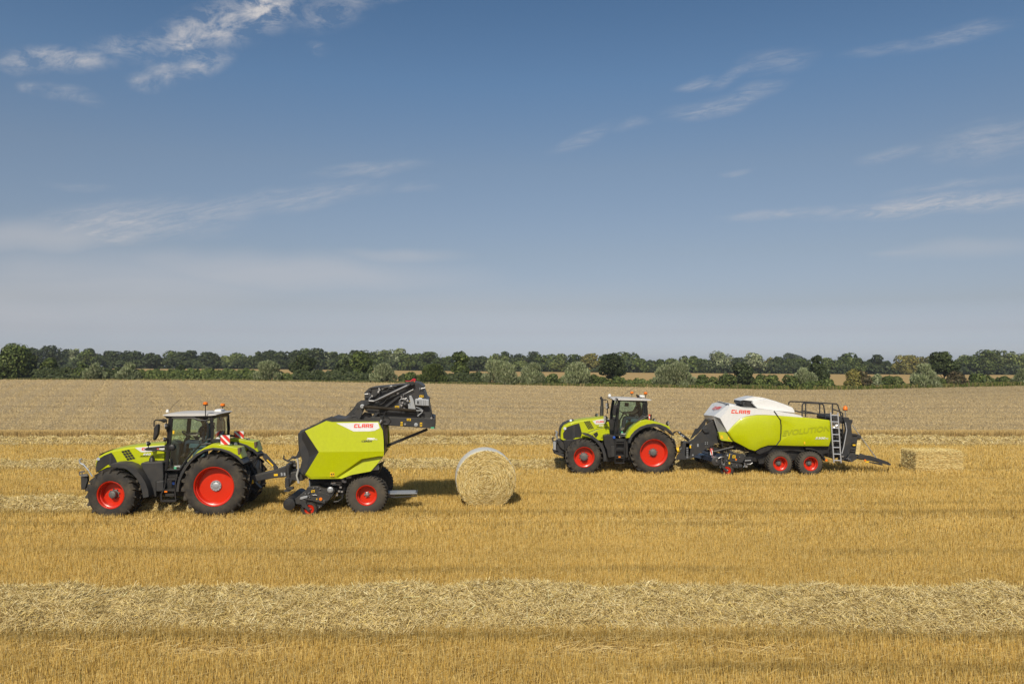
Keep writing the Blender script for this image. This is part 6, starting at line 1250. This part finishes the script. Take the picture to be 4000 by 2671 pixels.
# inner dark machine body
slab('inner_frame', c, [(620, 700), (720, 600), (1290, 420), (2000, 470), (2010, 770), (1980, 860), (1900, 880), (1500, 830), (1150, 880), (1000, 840), (800, 730), (660, 720), (655, 800)], N + .2, Fr - N - .4, BLACK, T)
slab('chassis', c, [(1060, 850), (1200, 790), (1960, 790), (2060, 860), (2180, 880), (2160, 910), (1950, 880), (1900, 960), (1500, 960), (1120, 990), (1000, 960), (960, 880)], N + .35, 1.6, BLACK, T, bevel=.02)
m = MB(); 
for i in range(5): m.beam(E(1060 + i * 32, 850 - i * 6, .1), E(1190 + i * 20, 800 - i * 4, .1), .03, .012)
m.slab([E(*p, .06) for p in [(1065, 842), (1130, 805), (1225, 772), (1300, 772), (1240, 830), (1120, 880), (1085, 870)]], .1); m.build('wheel_arch_liner', BLACK, T, bevel=.01)
# drawbar frame
dbl = [(548, 450), (600, 610), (620, 702), (565, 760), (430, 822), (310, 900), (282, 928), (190, 946), (72, 948), (75, 905), (135, 830), (152, 740), (165, 735), (240, 715), (285, 690), (380, 590), (430, 520)]
for D in (N + .55, N + 1.5): slab('drawbar_plate', c, dbl, D, .07, DARK, T, bevel=.008)
m = MB(); m.slab(pts(c, [(310, 560), (340, 556), (430, 440), (450, 445), (430, 520), (340, 620), (240, 700)], N + 1.6), .06); m.slab(pts(c, [(190, 740), (250, 740), (240, 900), (180, 900)], N + .55), 1.0); m.build('drawbar_cross_member', DARK, T)
slab('toolbox', c, [(386, 560), (460, 545), (488, 570), (480, 605), (430, 610)], N + .45, .12, DARK, T, bevel=.01)
for l_ in ([(238, 768), (256, 768), (256, 803), (238, 803)],): slab('warning_label', c, l_, N + .54, .005, YEL, T)
m = MB()
for i in range(6):
    for x_ in (202, 214): m.lathe(c(x_, 800 + i * 24, N + .545), [(.02, .01), (.02, -.02), (.004, -.022)], 7)
for x_ in (435, 460):
    for y_ in (732, 750): m.lathe(c(x_, y_, N + .545), [(.018, .01), (.018, -.02), (.004, -.022)], 7)
m.slab(pts(c, [(238, 755), (265, 755), (265, 768), (240, 768)], N + .54), .01); m.slab(pts(c, [(270, 882), (286, 882), (286, 898), (270, 898)], N + .54), .01); m.slab(pts(c, [(333, 750), (350, 750), (350, 785), (333, 785)], N + .53), .02); m.build('drawbar_bolts', GALV, T)
m = MB(); m.tube(pts(c, [(112, 835), (150, 800), (190, 795)], N + 1.0), .13, 12); m.build('driveshaft_guard', BLACK, T); MB().tube(pts(c, [(75, 832), (112, 820)], N + 1.0), .10, 12).build('driveshaft_collar', YEL, T)
m = MB(); m.slab(pts(c, [(88, 600), (110, 590), (240, 690), (250, 720), (225, 725), (100, 620)], N + 1.0), .08); m.build('hose_arm', DARK, T, bevel=.008)
for k in range(3): m = MB(); m.tube(pts(c, [(100, 600), (70, 590), (40, 600 + 8 * k), (15, 640), (8, 690)], N + 1.0 + .05 * k), .018, 6); m.tube(pts(c, [(110, 598), (165, 650), (225, 705)], N + .95 + .05 * k), .018, 6); m.tube(pts(c, [(165, 740), (160, 760), (200, 730), (240, 715)], N + .9), .018, 6); m.build('hydraulic_hose', BLACK, T)
m = MB(); 
for p in ((135, 640), (160, 655), (235, 715), (110, 605)): m.box(c(*p, N + .95), (.06, .05, .06), .5)
m.build('hose_coupling', GALV, T)
# pickup unit, seen from the front corner
h = CQ; Np = N - .25
rl = MB(); r0, r1 = h(770, 555, N + .0), h(200, 420, N + 2.1); rl.tube([r0, r1], .19, 8); pu = rl.build('pickup_roller', BALEBLUE, T, smooth=20)
rl = MB(); rl.tube([h(860, 420, N + .3), h(380, 260, N + 2.2)], .15, 8); rl.build('crop_roller', BALEBLUE, T, smooth=20)
m = MB(); m.lathe(h(770, 550, N - .05), [(.17, .05), (.19, 0), (.15, -.02), (.07, -.02), (.06, -.05), (.004, -.05)], 20); m.build('roller_end', DARK, T)
m = MB(); m.slab(pts(h, [(560, 560), (840, 560), (860, 680), (640, 600)], N + .1), 1.9); m.slab(pts(h, [(600, 100), (900, 180), (1050, 200), (1300, 240), (1560, 260), (1650, 340), (1300, 360), (1150, 330), (950, 300), (640, 220)], N + .5), 1.4); m.slab(pts(h, [(1300, 240), (1380, 0), (1500, 60), (1700, 190), (1900, 260), (2100, 340), (2100, 480), (1700, 480)], N + .4), 1.6); m.build('feed_housing', BLACK, T)
pk = slab('pickup', h, [(1165, 320), (1180, 240), (1230, 230), (1340, 300), (1656, 350), (1660, 450), (1560, 605), (1480, 640), (1430, 745), (1120, 690), (1040, 640), (960, 520), (1060, 300), (1100, 290)], Np + .25, .6, DARK, T, bevel=.012)
slab('pickup_side_cover', h, [(1190, 325), (1655, 352), (1655, 450), (1560, 602), (1150, 560)], Np + .2, .05, DARK, pk, bevel=.01)
m = MB(); m.beam(h(1010, 680, Np + .2), h(1430, 735, Np + .2), .1, .07); m.slab(pts(h, [(840, 560), (900, 500), (960, 560), (960, 700), (920, 810), (860, 740)], Np + .25), .1); m.tube(pts(h, [(840, 470), (930, 420), (1000, 440)], Np + .2), .05, 8); m.tube(pts(h, [(1440, 700), (1530, 720)], Np + .3), .10, 12); m.slab(pts(h, [(1080, 720), (1320, 765), (1230, 810), (1100, 790)], Np + .2), .25); m.build('pickup_link', DARK, pk, bevel=.005)
sticker('warning_label', h, [(1265, 368), (1360, 372), (1355, 460), (1262, 455)], Np + .195, YEL, pk); slab('warning_label', h, [(1145, 575), (1195, 578), (1192, 662), (1142, 658)], Np + .24, .005, YEL, pk); slab('warning_label', h, [(1170, 325), (1192, 325), (1160, 490), (1138, 488)], Np + .195, .005, YEL, pk)
MB().lathe(h(1370, 502, Np + .19), [(.036, .02), (.036, -.012), (.003, -.013)], 16).build('side_reflector', ORG, pk); MB().lathe(h(1115, 380, Np + .24), [(.035, .02), (.035, -.02), (.02, -.03), (.003, -.03)], 14).build('bearing_cap', GALV, pk)
m = MB()
for p in ((1215, 345), (1640, 385), (1365, 555), (1235, 615), (1385, 675), (1475, 425), (1080, 540), (1120, 330), (895, 745), (960, 600), (1010, 610)): m.lathe(h(*p, Np + .19), [(.016, .02), (.016, -.02), (.004, -.022)], 7)
m.tube(pts(h, [(940, 440), (930, 640)], Np + .15), .012, 5); m.tube(pts(h, [(1640, 600), (1640, 680), (1600, 740)], Np + .2), .02, 5); m.tube(pts(h, [(1640, 540), (1820, 530)], Np + .3), .02, 5); m.tube(pts(h, [(1700, 640), (1800, 650), (1880, 600)], Np + .3), .015, 5); m.tube(pts(h, [(830, 470), (900, 430), (950, 440)], Np + .12), .02, 5); m.box(h(1680, 710, Np + .25), (.09, .06, .08)); m.box(h(985, 650, Np + .15), (.09, .05, .05)); m.box(h(770, 540, N - .08), (.06, .04, .09)); m.build('pickup_bolts', STEEL, pk)
m = MB(); m.slab(pts(h, [(1660, 440), (1880, 430), (1880, 600), (1800, 700), (1640, 700), (1580, 620)], Np + .4), .3); m.build('gearbox', BLACK, T, bevel=.02)
m = MB(); m.tube(pts(h, [(690, 262), (860, 222), (1040, 175), (1240, 130), (1320, 100), (1325, 60), (1300, 45)], N + .3), .036, 8); m.build('crop_guard_rail', DARK, T); MB().tube(pts(h, [(400, 210), (560, 255), (640, 270)], N + .9), .03, 7).build('crop_guard_rail', DARK, T); m = MB(); m.beam(h(870, 262, N + .4), h(1050, 222, N + .4), .08, .05); m.tube(pts(h, [(870, 270), (930, 330)], N + .4), .02, 6); m.build('guard_link', DARK, T)
wb = slab('warning_board', h, [(576, 158), (660, 165), (660, 370), (584, 362)], N + .5, .02, WPL, T); c_ = h
slab('red_stripe', h, [(577, 160), (612, 162), (650, 368), (630, 366), (582, 240)], N + .494, .004, REDW, wb); slab('red_stripe', h, [(630, 164), (659, 166), (659, 250)], N + .494, .004, REDW, wb)
wc = h(1122, 866, Np + .1); wc.z = .245; gw = make_wheel(T, wc + Vector((0, .1, 0)), .255, .18, .14, .07, .03, .02, 1, 30, .004, RUB, STEEL, bolts=4, discin=.0, steer=R(-22))
m = MB(); m.slab(pts(h, [(925, 640), (1000, 680), (1080, 800), (1125, 860), (1118, 885), (1080, 880), (1000, 810), (935, 740)], Np + .02), .05); m.build('gauge_wheel_arm', DARK, T, bevel=.006)
# loose straw piled on the pickup
# tandem wheels
for k, (zx, zy) in enumerate(((1381, 1012), (1765, 1012))):
    wc = c(zx, zy, 31.4); wc.y = 31.4 + .34; wc.z = .50
    if k == 0: tw_ = make_wheel(T, wc, .505, .66, .27, .27, .075, .06, 1, 30, .022, RUBB, HUBG, bolts=10, discin=.0, sweep=.2, lugw=.62)
    else: copy_wheel(tw_, T, wc, 0)
    copy_wheel(tw_, T, wc + Vector((0, 1.75, 0)), math.pi)
m = MB(); m.tube([c(1381, 1000, 31.9), c(1381, 1000, 33.3)], .08, 10); m.tube([c(1765, 1000, 31.9), c(1765, 1000, 33.3)], .08, 10); m.slab(pts(c, [(1100, 950), (1165, 945), (1170, 1000), (1110, 1000)], N + .1), .3); m.build('axle_frame', BLACK, T)
out = [(1700, 800), (1780, 806), (1850, 830), (1905, 875), (1940, 925), (1956, 968)]; inn = [(1935, 966), (1915, 925), (1880, 880), (1830, 845), (1765, 825), (1700, 820)]
m = MB(); m.loft([pts(c, out + inn, N - .05), [dy(p, .62) for p in pts(c, out + inn, N - .05)]]); m.build('mudguard', BLACK, T, smooth=40, bevel=.01)
MB().lathe(c(1955, 955, N - .06), [(.05, .02), (.05, -.02), (.004, -.03)], 14).build('side_reflector', ORG, T)
# guard rails on the roof
h = CF; rr = .028
for nm, lst, D in (('guard_rail', [[(96, 190), (100, 160), (118, 151), (330, 156), (520, 168), (682, 178), (696, 190), (738, 330), (745, 352)], [(170, 262), (300, 290), (475, 300), (620, 302)], [(475, 172), (476, 350)], [(632, 178), (632, 300)], [(305, 172), (302, 340)]], N + 1.9),
                   ('guard_rail', [[(260, 330), (262, 190), (276, 172), (330, 168), (480, 175), (508, 180), (524, 200), (548, 362)], [(262, 262), (475, 304), (540, 308)], [(640, 246), (735, 275), (756, 295), (752, 380), (760, 500), (765, 690), (790, 715)]], N + .35)):
    m = MB()
    for l_ in lst: m.tube(pts(h, l_, D), rr, 7)
    m.build(nm, DARK, T)
# aluminium ladder
m = MB(); D = N - .12
m.beam(h(608, 282, D), h(648, 898, D), .05, .045); m.beam(h(696, 288, D), h(736, 900, D), .05, .045); ld = m.build('ladder', ALU, T, bevel=.006); m = MB()
for y_ in (316, 396, 473, 552, 630, 710, 790, 868): t_ = (y_ - 282) / 616; m.tube([h(608 + 40 * t_, y_, D), h(696 + 40 * t_, y_ + 3, D)], .022, 7)
m.build('rungs', ALU, ld)
# rear knotter tower and bale channel
tower = [(760, 340), (832, 345), (860, 430), (872, 540), (880, 600), (840, 780), (800, 830), (740, 830), (770, 640), (790, 480), (780, 410)]
slab('knotter_frame', h, tower, N + .15, .1, DARK, T, bevel=.01); slab('knotter_frame', h, tower, Fr - .3, .1, DARK, T, bevel=.01)
slab('knotter_hood', h, [(632, 350), (650, 326), (760, 335), (832, 348), (836, 380), (760, 400), (640, 390)], N + .25, 1.7, DARK, T, bevel=.02); slab('knotter_bracket', h, [(820, 430), (845, 372), (880, 375), (878, 400), (862, 432)], N + .2, 1.6, DARK, T, bevel=.01)
m = MB(); m.slab(pts(h, [(620, 480), (770, 490), (760, 820), (640, 850), (590, 700), (615, 620)], N + .5), 1.5); m.slab(pts(h, [(470, 700), (640, 700), (640, 850), (560, 810), (500, 760)], N + .4), 1.6); m.build('press_channel', BLACK, T, bevel=.01)
m = MB()
for y_ in (520, 580, 640, 700, 760): m.slab(pts(h, [(632, y_), (752, y_ + 4), (750, y_ + 22), (634, y_ + 20)], N + .42), .08)
m.build('channel_ribs', DARK, T)
m = MB()
for a, b in (((640, 440), (640, 380)), ((660, 390), (655, 440)), ((700, 480), (720, 530)), ((650, 470), (690, 440)), ((730, 370), (735, 420))): m.tube(pts(h, [a, b], N + .35), .03, 6)
m.lathe(h(690, 430, N + .4), [(.02, -.02), (.11, -.02), (.11, .02), (.08, .02)], 18); m.build('knotter_drive', STEEL, T)
m = MB(); m.tube(pts(h, [(790, 405), (806, 500), (770, 700), (748, 785)], N + .1), .02, 6); m.build('twine_rail', ALU, T)
slab('bale_channel_side', h, [(845, 535), (925, 545), (940, 600), (912, 782), (825, 770), (850, 680)], N + .45, .08, DARK, T, bevel=.01)
m = MB()
for y_ in (545, 640, 665, 720, 745, 775): m.slab(pts(h, [(848, y_), (938 - (y_ - 540) * .12, y_ + 6), (936 - (y_ - 540) * .12, y_ + 20), (848, y_ + 14)], N + .38), .08)
m.slab(pts(h, [(930, 548), (985, 565), (980, 600), (935, 600)], N + .5), 1.2); m.build('channel_ribs', DARK, T, bevel=.004); slab('warning_label', h, [(880, 672), (915, 674), (912, 692), (880, 690)], N + .37, .006, YEL, T)
# ejection chute
m = MB(); P = pts(h, [(945, 800), (1100, 812), (1310, 885), (1340, 910), (1335, 930), (1255, 910), (1080, 850), (945, 850)], N + .5); m.loft([P, [dy(p, .08) for p in P]]); m.loft([[dy(p, 1.1) for p in P], [dy(p, 1.18) for p in P]])
a0, a1, a2 = h(950, 850, N + .6), h(1080, 866, N + .6), h(1330, 918, N + .6)
for p, q in ((a0, a1), (a1, a2)):
    for k in range(4): yy = k * .3; m.beam(dy(p, yy), dy(q, yy), .12, .03)
m.tube([h(1335, 918, N + .4), h(1335, 918, N + 1.7)], .04, 8); m.slab(pts(h, [(1085, 885), (1240, 905), (1250, 932), (1230, 930), (1080, 895)], N + .4), .1); m.build('bale_chute', DARK, T, bevel=.006)
MB().lathe(h(1030, 868, N + .45), [(.04, .02), (.04, -.02), (.004, -.03)], 14).build('side_reflector', ORG, T); slab('warning_label', h, [(1036, 880), (1078, 880), (1078, 896), (1036, 894)], N + .40, .006, YEL, T)
m = MB(); m.slab(pts(h, [(810, 830), (860, 790), (930, 800), (940, 850), (900, 870), (870, 890), (815, 885), (850, 850)], N + .3), .5); m.slab(pts(h, [(740, 820), (800, 820), (770, 870), (730, 870)], N + .2), .3); m.build('chute_hinge', DARK, T, bevel=.01)
m = MB()
for l_ in ([(785, 845), (840, 850), (860, 880)], [(820, 830), (835, 870)], [(790, 690), (820, 690)], [(790, 740), (825, 735)]): m.tube(pts(h, l_, N + .25), .015, 5)
m.box(h(755, 820, N + .15), (.08, .03, .06)); m.build('hinge_fittings', STEEL, T)
for D in (N + .55, N + 1.55):
    m = MB(); A0, A1 = h(872, 436, D), h(1215, 905, D); m.tube([A0.lerp(A1, i / 60) for i in range(61)], [.010, .024] * 30 + [.01], 6); m.build('chute_chain', GALV, T)
m = MB(); m.tube(pts(h, [(790, 340), (788, 265)], N + .5), .018, 6); m.build('beacon_stalk', STEEL, T)
m = MB(); m.lathe(h(788, 262, N + .5), [(.09, 0), (.085, .03), (.085, .03)], 16, 'z'); m.build('beacon_base', BLACK, T); m = MB(); m.lathe(h(788, 258, N + .5), [(.09, .02), (.093, .09), (.07, .15), (.03, .18), (.003, .185)], 16, 'z'); m.build('beacon', ORG, T)
# straw riding on the pickup and the last bale leaving the channel
def tuft(name, cpt, rad, n, root, seed):
    r = np.random.default_rng(seed); P = r.normal(0, .45, (n, 3)) * np.array(rad) + np.array(cpt) - np.array(BASE); v = r.normal(0, 1, (n, 3)) * np.array([1, 1, .5]); v /= np.linalg.norm(v, axis=1)[:, None]; v *= r.uniform(.08, .24, n)[:, None]
    s = np.cross(v, r.normal(0, 1, (n, 3))); s /= np.linalg.norm(s, axis=1)[:, None]; s *= .008
    o = ribbons(name, P - v / 2, v, s, palette(n, [(.66, .54, .28), (.76, .65, .38), (.50, .37, .15)]), STRAW); o.parent = root; return o
tuft('straw_tuft', CQ(860, 70, N + 1.0), (.75, .4, .25), 1500, T, 5); tuft('straw_tuft', CQ(1380, 270, N + .4), (.35, .2, .08), 400, T, 6)
lb = MB(); lb.slab(pts(CF, [(935, 600), (985, 590), (960, 800), (915, 790)], N + .6), 1.0); o = lb.build('emerging_bale', MATS.get('x') or bpy.data.materials['pressed_straw'], T)
BASE = Vector((0, 0, 0))
# straw heaped in front of each pickup
def heap(x0, x1, yc, hw, h, seed, lab, n, w):
    swath(yc, hw, h, x0, x1, n, w, seed, lab)
# ------------------------------------------------------------------ summer haze: even thin air round the whole scene
hb = MB(); hb.box((0, 3450, 14), (9400, 7300, 34)); m = bpy.data.materials.new('haze_air'); m.use_nodes = True; t = NT(m.node_tree); t.n.remove(t.n['Principled BSDF'])
pv_ = t.node('ShaderNodeVolumePrincipled'); pv_.inputs['Color'].default_value = (.80, .86, .95, 1); pv_.inputs['Density'].default_value = .0002; pv_.inputs['Anisotropy'].default_value = 0.0
t.link(pv_.outputs[0], t.n['Material Output'].inputs['Volume'])
hz_ = hb.build('haze', m, None, smooth=0); tag(hz_, 'thin summer haze softening the far trees', None, None, 'stuff')
